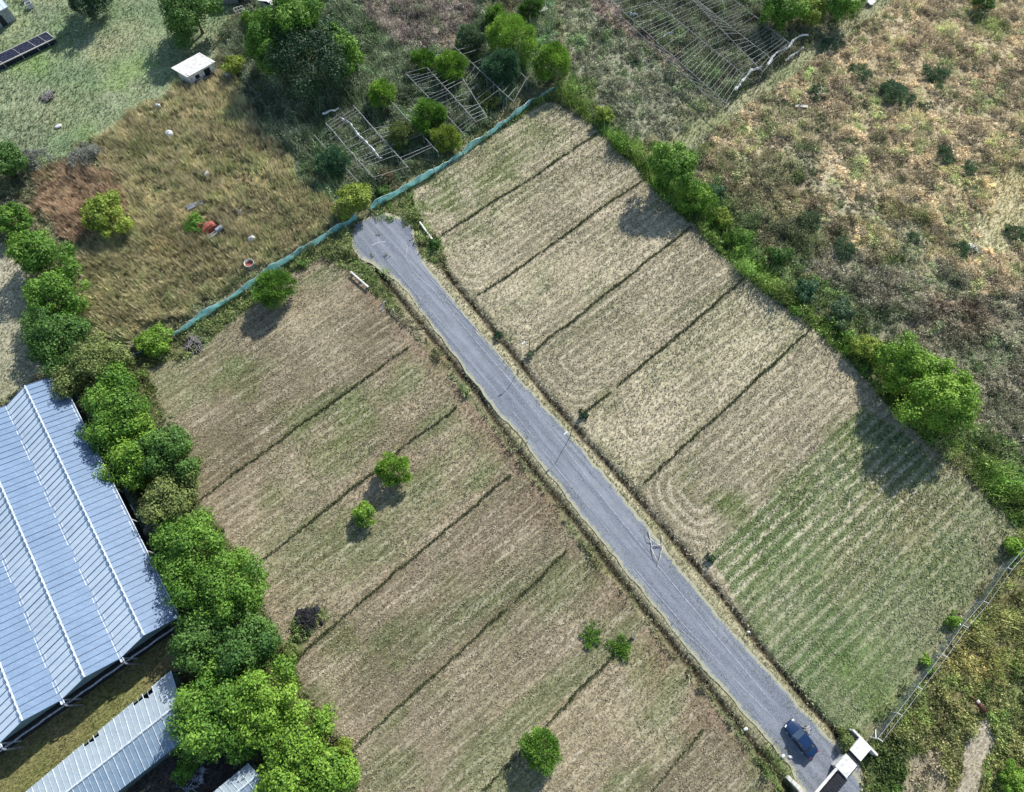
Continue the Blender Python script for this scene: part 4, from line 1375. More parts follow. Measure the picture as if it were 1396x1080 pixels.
# ------------------------------------------------------------------ bare frames
def frame(name, label, beams, links_, z_hi=2.9, post_step=6, missing=.3, nraf=18, sag=.0, rad=.045):
    """beams: list of (start, end, z); links_: pairs of neighbouring beams joined by rafters (t range, count)"""
    ro = W(*beams[0][0], 0)
    rv = Vector((ro[0], ro[1], 0))
    o = empty(name, rv, 0, label, 'bare frame')
    B = [(v3(W(*b[0], b[2])) - rv, v3(W(*b[1], b[2])) - rv) for b in beams]
    rg = random.Random(len(label))
    for i, (a, b) in enumerate(B):
        mb = MB()
        n = 10
        pts = [a.lerp(b, j / n) + Vector((rg.uniform(-.05, .05), rg.uniform(-.05, .05), -sag * math.sin(math.pi * j / n) + rg.uniform(-.04, .04))) for j in range(n + 1)]
        mb.path(pts, rad * 1.35, n=5)
        mb.build('beam', M_FRAME, o)
        for j in range(0, n + 1, max(1, n // post_step)):
            if rg.random() < .2:
                continue
            mb = MB()
            p = pts[j]
            mb.bar((p.x, p.y, -.1), p, rad * 1.2, n=5)
            mb.build('post', M_FRAME, o)
    for (i, j, t0, t1, n) in links_:
        for k in range(n):
            if rg.random() < missing:
                continue
            t = t0 + (t1 - t0) * k / max(1, n - 1)
            s = rg.uniform(-.012, .012)
            p = B[i][0].lerp(B[i][1], t)
            q = B[j][0].lerp(B[j][1], min(1, max(0, t + s)))
            if rg.random() < .18:
                q = p.lerp(q, rg.uniform(.4, .8)) + Vector((0, 0, -rg.uniform(.2, .9)))
            mb = MB()
            mb.bar(p + Vector((0, 0, .05)), q + Vector((0, 0, .05)), rad * .72, n=4)
            mb.build('rafter', M_FRAME, o)
    return o, rv


frame('greenhouse_frame', 'bare pale greenhouse frame full of young trees, above the turquoise fence', [((553, 100), (631, 181), 2.4), ((582, 92), (649, 166), 3.3), ((611, 76), (664, 160), 2.4), ((611, 56), (700, 139), 3.3), ((656, 49), (718, 107), 2.4)],
      [(0, 1, 0, 1, 24), (1, 2, .1, 1, 18), (2, 3, .2, .8, 9), (3, 4, 0, 1, 14)], missing=.25)
frame('greenhouse_frame', 'collapsing bare frame with torn plastic, left of the taller frame and behind the fence corner', [((428, 184), (488, 247), 1.6), ((444, 168), (509, 242), 2.4), ((481, 143), (556, 228), 2.6), ((533, 138), (597, 207), 2.2)],
      [(0, 1, 0, 1, 10), (1, 2, 0, 1, 22), (2, 3, .3, 1, 16)], missing=.4)
frame('long_frame', 'long bare greenhouse ruin with rows of broken rafters at the top edge', [((790, -30), (970, 136), 1.8), ((816, -14), (1000, 150), 2.6), ((862, -22), (1022, 108), 1.8), ((905, -40), (1040, 98), 2.6), ((930, -16), (1054, 82), 1.8), ((965, -28), (1080, 62), 2.6)],
      [(0, 1, .55, 1, 10), (1, 2, .08, 1, 36), (2, 3, .2, .95, 20), (3, 4, .1, 1, 26), (4, 5, .2, 1, 24)], missing=.2, rad=.038)


def torn_sheet(name, pts, z, wid, label, parent_cat, mat=None, seed=1):
    """a long strip of torn plastic lying over things"""
    p = resample(WP(pts), .35)
    rg = np.random.default_rng(seed)
    d = np.gradient(p, axis=0)
    nn = np.stack([-d[:, 1], d[:, 0]], 1)
    nn /= np.linalg.norm(nn, axis=1)[:, None] + 1e-9
    n = len(p)
    w = wid * (.3 + rg.random(n))
    zz = z + .25 * np.sin(np.arange(n) * .9 + seed) * .5 + rg.normal(size=n) * .06
    mb = MB()
    ro = np.array([p[0][0], p[0][1], 0])
    vs = [np.array([*(p[i] + nn[i] * w[i]), zz[i] - .12]) - ro for i in range(n)] + [np.array([*p[i], zz[i] + .08]) - ro for i in range(n)] + [np.array([*(p[i] - nn[i] * w[i]), zz[i] - .18]) - ro for i in range(n)]
    mb.add(vs, [(i, i + 1, n + i + 1, n + i) for i in range(n - 1)] + [(n + i, n + i + 1, 2 * n + i + 1, 2 * n + i) for i in range(n - 1)])
    o = mb.build(name, mat or M_PLASTIC)
    o.location = ro
    s = o.modifiers.new('thickness', 'SOLIDIFY')
    s.thickness = .015
    return tag(o, label, parent_cat)


torn_sheet('plastic_sheet', [(465, 168), (480, 177), (490, 192), (505, 206), (515, 218), (522, 226)], 1.6, .22, 'long torn strip of white plastic hanging in the collapsing frame', 'plastic sheet', seed=3)
torn_sheet('plastic_sheet', [(444, 168), (455, 165), (466, 160)], 2.3, .2, 'short white plastic strip on the upper left end of the collapsing frame', 'plastic sheet', seed=5)
torn_sheet('plastic_sheet', [(997, 136), (1008, 122), (1020, 108), (1034, 104)], 2.2, .2, 'white plastic edge on the lower gable of the long ruin', 'plastic sheet', seed=7)
torn_sheet('plastic_sheet', [(1041, 102), (1047, 92), (1055, 83), (1068, 79), (1076, 68), (1083, 63), (1096, 61)], 2.2, .2, 'wavy white plastic edge on the right gable of the long ruin', 'plastic sheet', seed=8)
torn_sheet('plastic_sheet', [(1068, 88), (1080, 79), (1093, 70)], .9, .14, 'white plastic strip low on the right gable of the long ruin', 'plastic sheet', seed=9)
torn_sheet('plastic_sheet', [(858, 25), (868, 27)], 1.2, .3, 'scrap of white plastic caught in the rafters of the long ruin, upper one', 'plastic sheet', seed=10)
torn_sheet('plastic_sheet', [(902, 60), (905, 56), (916, 53)], 1.5, .16, 'scrap of white plastic caught in the rafters of the long ruin, lower one', 'plastic sheet', seed=11)


# ------------------------------------------------------------------ fences
def net_fence(name, label, pts, h, mat, post_mat, step=3.2, sag=.25, lean=0.0, cat='fence'):
    p = resample(WP(pts), .5)
    ro = Vector((p[0][0], p[0][1], 0))
    o = empty(name, ro, 0, label, cat)
    n = len(p)
    mb = MB()
    hh = h * (.45 + 1.1 * (fbm(p[:, 0], p[:, 1], 3.0, 4, 3.3)))
    lv = 4
    vs = []
    d = np.gradient(p, axis=0)
    nn = np.stack([-d[:, 1], d[:, 0]], 1)
    nn /= np.linalg.norm(nn, axis=1)[:, None] + 1e-9
    for k in range(lv + 1):
        t = k / lv
        bul = (.9 * (.35 + t) * (fbm(p[:, 0], p[:, 1], 1.3, 4, 60 + k * .15) - .5) + lean * t)
        for i in range(n):
            q = p[i] + nn[i] * bul[i]
            vs.append((q[0] - ro.x, q[1] - ro.y, hh[i] * t))
    mb.add(vs, [(k * n + i, k * n + i + 1, (k + 1) * n + i + 1, (k + 1) * n + i) for k in range(lv) for i in range(n - 1)])
    mb.build('net', mat, o, True)
    mb = MB()
    mb.path([Vector((vs[lv * n + i][0], vs[lv * n + i][1], vs[lv * n + i][2])) for i in range(0, n, 2)], .025, n=4)
    mb.build('top_wire', M_STEEL, o)
    acc = 0
    st = max(1, int(step / .5))
    for i in range(0, n, st):
        mb = MB()
        x, y = p[i][0] - ro.x - nn[i][0] * .12, p[i][1] - ro.y - nn[i][1] * .12
        mb.bar((x, y, -.2), (x + random.uniform(-.06, .06), y + random.uniform(-.06, .06), hh[i] + .25), .06, .05, n=6)
        mb.build('post', post_mat, o)
        if (i // st) % 2 == 0:
            mb = MB()
            mb.bar((x - nn[i][0] * .9, y - nn[i][1] * .9, 0), (x, y, hh[i] * .75), .035, n=5)
            mb.build('brace', post_mat, o)
    return o


# the base line lies a little nearer to the camera than the top edge that shows
net_fence('net_fence', 'turquoise shade net fence behind the upper left plots, left of the road head', [(238, 458), (300, 420), (350, 386), (397, 356), (452, 320), (488, 298)], 1.25, M_NET, M_PALEWOOD)
net_fence('net_fence', 'turquoise shade net fence along the bare frames, right of the road head', [(506, 288), (522, 277), (572, 249), (612, 224), (662, 189), (722, 144), (757, 124)], 1.25, M_NET, M_PALEWOOD)
net_fence('net_fence', 'short torn dark green net at the left end of the turquoise fence', [(160, 506), (172, 496), (186, 486), (200, 480), (215, 468)], 1.0, M_NETG, M_PALEWOOD)


def post_fence():
    pts = [(1186, 1005), (1212, 971), (1239, 936), (1272, 893), (1300, 854), (1328, 822), (1360, 777), (1382, 752), (1430, 715)]
    p = WP(pts)
    ro = Vector((p[0][0], p[0][1], 0))
    o = empty('wire_fence', ro, 0, 'wire mesh fence on white concrete posts with bent arms, right of the green plot', 'fence')
    g = [Vector((q[0], q[1], 0)) - ro for q in p]
    for i, q in enumerate(g):
        d = (g[min(i + 1, len(g) - 1)] - g[max(i - 1, 0)]).normalized()
        side = Vector((d.y, -d.x, 0))
        mb = MB()
        mb.bar(q + Vector((0, 0, -.2)), q + Vector((0, 0, 2.0)), .075, n=4)
        mb.bar(q + Vector((0, 0, 1.97)), q + side * .42 + Vector((0, 0, 2.42)), .07, .055, n=4)
        mb.build('concrete_post', M_WHITE, o)
        if i in (0, 4, 7):
            mb = MB()
            mb.bar(q + Vector((0, 0, 1.5)), q + d * 1.2 - Vector((0, 0, .05)), .06, n=4)
            mb.build('brace', M_WHITE, o)
    for i in range(len(g) - 1):
        a, b = g[i], g[i + 1]
        mb = MB()
        n = 8
        for j in range(n):
            u, v = a.lerp(b, j / n), a.lerp(b, (j + 1) / n)
            mb.add([u + Vector((0, 0, .05)), v + Vector((0, 0, .05)), v + Vector((0, 0, 1.95)), u + Vector((0, 0, 1.95))], [(0, 1, 2, 3)])
        mb.build('mesh_panel', M_MESH, o)
    for z, off in ((.1, 0), (1.95, 0), (2.38, .38)):
        mb = MB()
        w = []
        for i, q in enumerate(g):
            d = (g[min(i + 1, len(g) - 1)] - g[max(i - 1, 0)]).normalized()
            w.append(q + Vector((d.y, -d.x, 0)) * off + Vector((0, 0, z)))
        mb.path(w, .014, n=4)
        mb.build('wire', M_STEEL, o)


post_fence()


def wire_fence(label, pts, h=1.4, step=3.0, rad=.012, mat=None):
    p = resample(WP(pts), step)
    ro = Vector((p[0][0], p[0][1], 0))
    o = empty('wire_fence', ro, 0, label, 'fence')
    g = [Vector((q[0], q[1], 0)) - ro for q in p]
    for q in g:
        mb = MB()
        mb.bar(q + Vector((0, 0, -.2)), q + Vector((random.uniform(-.06, .06), random.uniform(-.06, .06), h + .1)), .045, n=5)
        mb.build('post', M_FRAME, o)
    for k in range(2):
        mb = MB()
        z = h * (k + 1) / 2
        mb.path([q + Vector((0, 0, z)) for q in g], rad, n=4)
        mb.build('wire', M_GREYWOOD, o)
    return o


wire_fence('pale wire fence running inside the green hedge beyond the right plots', [(768, 125), (800, 152), (850, 200), (890, 232), (960, 283), (1020, 340), (1110, 425), (1190, 488), (1260, 560), (1320, 615), (1396, 668)], 1.3, 5.0, .009)
wire_fence('thin wire fence between the tan reeds and the dark scrub with the frames', [(335, 110), (365, 152), (400, 190), (430, 222), (455, 252)], 1.1, 3.0, .014)
wire_fence('thin wire fence across the top left lawn, ending at the navy net cage', [(36, -4), (52, 18), (70, 46)], 1.1, 3.0, .014)


# ------------------------------------------------------------------ entrance gate
def entrance():
    # survey the tops of the two piers at their height
    hz = 1.6
    q1 = [v3(W(*p, hz)) for p in ((1172, 1006), (1184, 1019), (1171.5, 1035.6), (1162, 1025))]
    q2 = [v3(W(*p, hz)) for p in ((1152, 1031.6), (1164, 1045), (1154, 1056), (1143, 1043.7))]
    c1 = sum(q1, Vector()) / 4
    c2 = sum(q2, Vector()) / 4
    ro = Vector((c1.x, c1.y, 0))
    o = empty('entrance_gate', ro, 0, 'white entrance gate with two flat-topped piers and a dark gate across the gravel road', 'gate')
    ax = (c2 - c1)
    ax.z = 0
    ax.normalize()                        # along the gate, down-left in the photo
    nx = Vector((-ax.y, ax.x, 0))
    rz = math.atan2(ax.y, ax.x)
    for c in (c1, c2):
        mb = MB()
        q = c - ro
        mb.box((q.x, q.y, hz / 2 - .1), (1.75, 1.45, hz - .1), rz)
        mb.box((q.x, q.y, hz + .04), (2.0, 1.65, .2), rz)
        mb.build('pier', M_WHITE, o, bevel=.02)
    # wing wall behind the first pier
    mb = MB()
    w0 = c1 - ro - ax * 1.05
    mb.box((w0.x, w0.y, .75), (.25, 3.6, 1.7), rz)
    mb.build('wing_wall', M_WHITE, o, bevel=.02)
    # pedestrian door between the piers
    d = (c1 + c2) / 2 - ro
    mb = MB()
    L = (c2 - c1).length - 2.0
    mb.box((d.x, d.y, .7), (max(.5, L), .07, 1.35), rz)
    mb.box((d.x, d.y, 1.45), (max(.5, L) + .05, 1.3, .1), rz)
    mb.build('pedestrian_door', M_DARK, o)
    # beam and sliding gate
    far = v3(W(1098, 1092, 1.6)) - ro
    st = c2 - ro + ax * 1.0
    st.z = 0
    ln = (Vector((far.x, far.y, 0)) - st).length
    mid = st + ax * (ln / 2)
    mb = MB()
    k = mid + nx * .55 * (-1 if nx.x * -1 + nx.y * 1 < 0 else 1)
    mb.box((k.x, k.y, 1.6), (ln, .28, .22), rz)
    mb.build('beam', M_WHITE, o, bevel=.02)
    for g in range(4):
        mb = MB()
        c = st + ax * (ln * (g + .5) / 4)
        w = ln / 4 - .06
        for s in (-1, 1):
            mb.box((c.x + ax.x * s * w / 2, c.y + ax.y * s * w / 2, .7), (.07, .07, 1.3), rz)
        for z in (.12, .75, 1.32):
            mb.box((c.x, c.y, z), (w - .08, .06, .08), rz)
        for b in range(9):
            t = (b + .5) / 9 - .5
            mb.box((c.x + ax.x * w * t, c.y + ax.y * w * t, .72), (.16, .03, 1.15), rz)
        mb.build('gate_panel', M_DARK, o)
        mb = MB()
        cc = c - (k - mid) * .9
        mb.box((cc.x, cc.y, 1.46), (w, 1.25, .07), rz)
        for b in range(4):
            t = (b + .5) / 4 - .5
            mb.box((cc.x + ax.x * w * t, cc.y + ax.y * w * t, 1.51), (.05, 1.2, .035), rz)
        mb.build('canopy_panel', M_DARK, o)
    mb = MB()
    e = st + ax * (ln + .6)
    mb.box((e.x, e.y, .75), (1.0, 1.2, 1.7), rz)
    mb.build('pier', M_WHITE, o, bevel=.02)
    HARD.append(np.array([[c.x, c.y] for c in (c1 - ax * 1.1 - nx * 1.9, c1 - ax * 1.1 + nx * 1.0, c2 + ax * 1 + nx * 1, c2 + ax * 1 - nx * 1)]))


entrance()


def pale_wall():
    a, b = v3(W(1072, 1058)), v3(W(1104, 1094))
    ro = a
    d = (b - a)
    rz = math.atan2(d.y, d.x)
    mb = MB()
    n = 7
    for i in range(n):
        c = d * ((i + .5) / n)
        h = [.55, .9, 1.1, .8, 1.15, 1.0, 1.1][i]
        mb.box((c.x, c.y, h / 2 - .05), (d.length / n + .002 * i, .45 + .003 * i, h), rz)
    o = mb.build('broken_wall', M_CONC)
    o.location = ro
    tag(o, 'low broken white wall at the road edge opposite the white gate piers', 'wall')


pale_wall()


# ------------------------------------------------------------------ car
def loft(sections, closed_ends=True):
    """sections: list of (x, [(y,z)...]) -> verts, faces"""
    vs, fs = [], []
    n = len(sections[0][1])
    for x, ring in sections:
        for y, z in ring:
            vs.append((x, y, z))
    for i in range(len(sections) - 1):
        for j in range(n):
            a, b = i * n + j, i * n + (j + 1) % n
            fs.append((a, b, b + n, a + n))
    if closed_ends:
        fs.append(tuple(range(n))[::-1])
        fs.append(tuple(range((len(sections) - 1) * n, len(sections) * n)))
    return vs, fs


def make_car():
    zc = .75
    a, b = W(1077, 987, zc), W(1108, 1027, zc)
    c = (a + b) / 2
    d = a - b
    rz = math.atan2(d[1], d[0])
    o = empty('parked_car', (c[0], c[1], .07), rz, 'dark blue sedan parked on the gravel road near the gate', 'car')

    def ring(hw, zb, zt, shoulder=.9):
        return [(-hw * .9, zb), (-hw, zb + .16), (-hw, zt - .18), (-hw * shoulder, zt), (-hw * .4, zt + .035), (hw * .4, zt + .035), (hw * shoulder, zt), (hw, zt - .18), (hw, zb + .16), (hw * .9, zb)]
    S = [(2.16, ring(.60, .32, .60)), (2.08, ring(.74, .24, .69)), (1.80, ring(.83, .20, .76)), (1.2, ring(.87, .18, .85)), (.85, ring(.88, .18, .90)), (.0, ring(.89, .18, .92)), (-.9, ring(.89, .18, .93)), (-1.45, ring(.87, .18, .94)),
         (-1.9, ring(.82, .22, .92)), (-2.1, ring(.74, .28, .86)), (-2.16, ring(.64, .34, .76))]
    mb = MB()
    mb.add(*loft(S))
    body = mb.build('body', M_PAINT, o, True, .02)
    # cabin glass and roof
    def cab(hw, z, w2=None):
        return [(-hw, z), (-hw * .5, z + .02), (hw * .5, z + .02), (hw, z)]
    mb = MB()
    low, top = .92, 1.40
    fr, ft, rt, rr = .95, .28, -.92, -1.52
    hw, ht = .80, .62
    vs = [(fr, -hw, low), (fr, hw, low), (ft, -ht, top), (ft, ht, top), (rt, -ht, top), (rt, ht, top), (rr, -hw, low), (rr, hw, low)]
    mb.add(vs, [(0, 1, 3, 2), (4, 5, 7, 6), (0, 2, 4, 6), (1, 7, 5, 3), (2, 3, 5, 4), (0, 6, 7, 1)])
    mb.build('windows', M_GLASS, o, False, .03)
    mb = MB()
    mb.slab([(ft + .05, -ht - .03, top + .015), (ft + .05, ht + .03, top + .015), (rt - .08, ht + .03, top + .015), (rt - .08, -ht - .03, top + .015)], .05)
    mb.slab([(ft - .1, -ht * .7, top + .035), (ft - .1, ht * .7, top + .035), (rt + .1, ht * .7, top + .035), (rt + .1, -ht * .7, top + .035)], .02)
    for s in (-1, 1):
        for (p, q) in (((fr, hw, low), (ft, ht, top)), ((rr, hw, low), (rt, ht, top)), ((-.25, hw + .01, low), (-.25, ht + .01, top))):
            mb.bar((p[0], p[1] * s, p[2]), (q[0], q[1] * s, q[2]), .045, n=5)
    mb.build('roof', M_PAINT, o, False, .015)
    for s in (-1, 1):
        mb = MB()
        mb.box((2.02, .58 * s, .66), (.22, .34, .13), .25 * s)
        mb.build('headlight', M_LAMP, o, bevel=.03)
        mb = MB()
        mb.box((-2.08, .60 * s, .80), (.14, .30, .14), -.2 * s)
        mb.build('tail_light', M_REDL, o, bevel=.02)
        mb = MB()
        mb.box((.72, .97 * s, .98), (.14, .2, .13))
        mb.build('mirror', M_PAINT, o, bevel=.03)
        mb = MB()
        for x in (.15, -.75):
            mb.box((x, .90 * s, .80), (.16, .03, .035))
        mb.build('door_handle', M_DARK, o)
        for x in (1.35, -1.3):
            mb = MB()
            mb.bar((x, .70 * s, .31), (x, .89 * s, .31), .31, n=20)
            w = mb.build('wheel', M_TYRE, o, bevel=.03)
            mb = MB()
            mb.bar((x, .88 * s, .31), (x, .905 * s, .31), .19, n=16)
            mb.build('rim', M_STEEL, w)
    mb = MB()
    mb.box((2.14, 0, .40), (.1, 1.35, .16))
    mb.build('front_bumper', M_DARK, o, bevel=.03)
    mb = MB()
    mb.box((-2.15, 0, .44), (.1, 1.4, .18))
    mb.build('rear_bumper', M_PAINT, o, bevel=.03)
    mb = MB()
    for s in (-1, 1):
        mb.bar((1.02, .1 + .5 * s, .93), (.93, .1 + .05 * s + .3 * s, .96), .012, n=4)
    mb.build('wiper', M_DARK, o)


make_car()


def heap(name, px, py, r, h, mat, label, cat, sticks=0, stick_mat=None, seed=1, chunk=18):
    """an irregular heap of chunks with sticks"""
    rg = random.Random(seed)
    p = W(px, py)
    o = empty(name, (p[0], p[1], 0), 0, label, cat)
    mb = MB()
    for i in range(chunk):
        a, d = rg.uniform(0, 6.28), r * math.sqrt(rg.random())
        s = r * rg.uniform(.09, .22)
        z = h * (1 - d / r) * rg.uniform(.3, 1)
        rot = Matrix.Rotation(rg.uniform(0, 3), 3, 'Z') @ Matrix.Rotation(rg.uniform(-.6, .6), 3, 'X')
        # eight-cornered lump with uneven corners
        vs = [Vector((math.cos(a) * d, math.sin(a) * d, z)) + rot @ Vector((sx * s * rg.uniform(.6, 1.2), sy * s * rg.uniform(.5, 1.1), sz * s * rg.uniform(.3, .7))) for sx in (-1, 1) for sy in (-1, 1) for sz in (-1, 1)]
        mb.add(vs, [(0, 1, 3, 2), (4, 6, 7, 5), (0, 4, 5, 1), (2, 3, 7, 6), (0, 2, 6, 4), (1, 5, 7, 3)])
    mb.build('heap_core', mat, o)
    if sticks:
        mb = MB()
        for i in range(sticks):
            a, d = rg.uniform(0, 6.28), r * .7 * rg.random()
            b = rg.uniform(0, 6.28)
            l = r * rg.uniform(.4, .9)
            s = Vector((math.cos(a) * d, math.sin(a) * d, h * rg.uniform(.2, .9)))
            e = s + Vector((math.cos(b) * l, math.sin(b) * l, rg.uniform(-.3, .3) * h))
            e.z = max(e.z, .03)
            mb.path([s, s.lerp(e, .5) + Vector((rg.uniform(-.1, .1), rg.uniform(-.1, .1), .06)), e], .035 * (1 + r * .2), .014, 4)
        k = mb.build('branches', stick_mat or mat, o)
        k['kind'] = 'stuff'
    return o


heap('scrap_heap', 1099, 996, .65, .6, M_CHAR, 'small black scrap heap with pale scraps on the gravel beside the blue car', 'heap', 16, M_PALEWOOD, 3, 12)
heap('charred_heap', 421, 845, 1.8, .7, M_CHAR, 'black charred brushwood heap on the plot edge beside the tree line', 'heap', 110, M_CHAR, 5, 34)
heap('brush_heap', 266, 469, 1.7, .6, M_CHAR, 'dark brushwood heap at the top left corner of the left plots', 'heap', 70, M_GREYWOOD, 6, 16)
heap('brush_heap', 66, 132, 1.5, .5, M_SOIL, 'brown brushwood heap lying on the top left lawn', 'heap', 80, M_GREYWOOD, 7, 12)
heap('rubble_heap', 262, 178, 1.2, .45, M_GREYM, 'grey rubble heap in the tan reeds right of the round white tank', 'heap', 40, M_GREYWOOD, 8, 14)
heap('rubble_heap', 205, 167, .9, .4, M_GREYM, 'small grey rubble heap in the reeds left of the round white tank', 'heap', 20, M_GREYWOOD, 9, 10)
heap('rubble_heap', 322, 291, 1.3, .5, M_GREYM, 'dark grey scrap heap right of the red and grey scrap machine', 'heap', 40, M_CHAR, 10, 16)
heap('rubble_heap', 250, 252, 1.2, .45, M_GREYM, 'grey rubble heap below the white sack in the reeds', 'heap', 40, M_GREYWOOD, 11, 12)
heap('rubble_heap', 1325, 340, 1.0, .5, M_CONC, 'pale stone heap in the grey scrub near the right edge', 'heap', 10, M_GREYWOOD, 12, 16)
heap('rubble_heap', 278, 122, 1.1, .4, M_GREYM, 'pale rubble heap just below the white hut', 'heap', 20, M_GREYWOOD, 13, 14)
heap('plank_heap', 262, 1062, 1.8, .5, M_GREYM, 'dark blue grey plank heap in the gap below the low greenhouse', 'heap', 50, M_GREYM, 14, 8)


# fallen pale branch on the road edge
def branch():
    p = v3(W(888, 742, .1))
    rg = random.Random(4)
    mb = MB()
    q = [v3(W(x, y, .2)) - p for x, y in ((884, 724), (888, 742), (889, 756))]
    mb.path(q, .07, .035, 6)
    for s, e in (((886, 734), (903, 746)), ((888, 744), (902, 742)), ((888, 748), (898, 768)), ((902, 730), (903, 746)), ((901, 752), (896, 771)), ((887, 740), (880, 730)), ((903, 746), (901, 760))):
        a, b = v3(W(*s, .2)) - p, v3(W(*e, .25)) - p
        mb.path([a, a.lerp(b, .5) + Vector((rg.uniform(-.1, .1), rg.uniform(-.1, .1), .2)), b], .06, .025, 5)
    o = mb.build('fallen_branch', M_PALEWOOD)
    o.location = p
    tag(o, 'bleached fallen branch lying across the right edge of the gravel road', 'branch')


branch()


# ------------------------------------------------------------------ lamp posts
def lamp_post(base, label, h=5.2):
    p = W(*base)
    to = -np.array([VD[0], VD[1]])
    o = empty('lamp_post', (p[0], p[1], 0), math.atan2(to[1], to[0]), label, 'lamp post', 'thin lamp posts on the right road edge')
    mb = MB()
    mb.bar((0, 0, -.2), (0, 0, h), .06, .04, 8)
    mb.build('pole', M_DARK, o, True)
    mb = MB()
    mb.path([Vector((0, 0, h - .1)), Vector((.35, 0, h + .15)), Vector((.9, 0, h + .2))], .03, n=6)
    mb.build('arm', M_DARK, o)
    mb = MB()
    mb.box((1.15, 0, h + .2), (.6, .22, .09))
    mb.box((1.0, 0, h + .26), (.3, .16, .05))
    mb.build('lamp_head', M_STEEL, o, bevel=.02)
    return o


lamp_post((721, 483), 'thin dark lamp post at the road edge where the third right grass strip starts', 5.0)
lamp_post((777, 596), 'thin dark lamp post at the right road edge, the lower of the two', 3.6)


# ------------------------------------------------------------------ small things
def beam_on_ground(a, b, w, h, label, name='concrete_beam', cat='beam', mat=None, z0=0.0):
    p, q = v3(W(*a, h)), v3(W(*b, h))
    d = q - p
    c = (p + q) / 2
    o = empty(name, (c.x, c.y, z0), math.atan2(d.y, d.x), label, cat)
    mb = MB()
    mb.box((0, 0, h - w * .35), (d.length, w, w * .7))
    mb.build('top_rail', mat or M_WHITE, o, bevel=.02)
    for t in (-.42, 0, .42):
        mb = MB()
        mb.box((t * d.length, 0, (h - w * .7) / 2 - .05), (w * .8, w * .8, max(.05, h - w * .7 + .09)))
        mb.build('stub', M_CONC, o)
    return o


beam_on_ground((478, 370), (502, 391), .26, .7, 'white concrete rail in the weeds left of the turning head')
beam_on_ground((572, 302), (590, 327), .26, .7, 'white concrete rail in the weeds right of the turning head')


def marker(px, py, label, h, tilt, w=.16):
    p = W(px, py)
    o = empty('marker_post', (p[0], p[1], 0), 0, label, 'marker post')
    mb = MB()
    mb.bar((0, 0, -.1), (tilt[0], tilt[1], h), w * .7, w * .6, 4)
    mb.build('shaft', M_WHITE, o)
    mb = MB()
    mb.bar((tilt[0], tilt[1], h), (tilt[0] * 1.06, tilt[1] * 1.06, h + .08), w * .75, w * .3, 4)
    mb.build('tip', M_CONC, o)
    return o


marker(520, 424, 'slanting white marker post at the lower end of the left white rail', .9, (.45, 1.0))
marker(865, 872, 'white marker post at the road end of the fifth left grass strip', 1.1, (-.3, .9))
marker(526, 415, 'second slanting white post close beside the slanting marker post', .7, (.1, .6), .09)
marker(137, 22, 'short white post at the top edge beside the dark tree on the lawn', 1.2, (-.4, .6))


def hut():
    z = 2.5
    A, B = v3(W(237, 93.5, z)), v3(W(272.5, 74.2, z))
    ax = (B - A).normalized()
    nx = Vector((ax.y, -ax.x, 0))            # towards the camera side
    if nx.y > 0:
        nx = -nx
    ln = (B - A).length
    dp = 3.2
    ro = Vector((A.x, A.y, 0))
    rz = math.atan2(ax.y, ax.x)
    o = empty('white_hut', ro, 0, 'small white hut with dark openings on the top left lawn', 'hut')
    sk = ax * 1.1                             # the plan is slightly skewed
    F = lambda u, v, zz: Vector((0, 0, zz)) + ax * u + (nx * dp + sk) * v
    mb = MB()
    t = .12
    # back and side walls
    for (u0, v0, u1, v1) in ((.2, .06, ln - .2, .06), (.2, .06, .2, .9), (ln - .2, .06, ln - .2, .9)):
        p, q = F(u0, v0, 0), F(u1, v1, 0)
        d = q - p
        mb.box(((p.x + q.x) / 2, (p.y + q.y) / 2, 1.15), (d.length, t, 2.4), math.atan2(d.y, d.x))
    # front wall, built round the openings
    def panel(u0, u1, z0, z1):
        p, q = F(u0, .9, 0), F(u1, .9, 0)
        d = q - p
        mb.box(((p.x + q.x) / 2, (p.y + q.y) / 2, (z0 + z1) / 2), (d.length, t, z1 - z0), math.atan2(d.y, d.x))
    panel(.3, 1.1, 0, 2.15)
    panel(1.1, 1.9, 0, .9)
    panel(1.1, 1.9, 1.7, 2.15)
    panel(1.9, ln * .55, 0, 2.15)
    panel(ln * .55, ln * .78, 1.9, 2.15)
    panel(ln * .78, ln - .3, 0, 2.15)
    mb.build('wall', M_WHITE, o)
    mb = MB()
    mb.slab([F(-.25, -.1, 2.62), F(ln + .25, -.1, 2.62), F(ln + .25, .94, 2.26), F(-.25, .94, 2.26)], .1)
    mb.build('roof', M_WHITE, o, bevel=.02)
    mb = MB()
    p, q = F(1.1, .86, 0), F(1.9, .86, 0)
    d = q - p
    mb.box(((p.x + q.x) / 2, (p.y + q.y) / 2, 1.3), (d.length, .04, .8), math.atan2(d.y, d.x))
    mb.build('window', M_INSIDE, o)
    mb = MB()
    p, q = F(ln * .55, .86, 0), F(ln * .78, .86, 0)
    d = q - p
    mb.box(((p.x + q.x) / 2, (p.y + q.y) / 2, .95), (d.length, .04, 1.9), math.atan2(d.y, d.x))
    mb.build('door', M_INSIDE, o)
    mb = MB()
    for u in (.8, 2.6):
        p = F(u, 1.12, 0)
        mb.box((p.x, p.y, .5), (1.0, .5, 1.0), rz)
    mb.build('lean_to', M_NETB, o)  # dark boxes standing in for the shade under the hut front


hut()


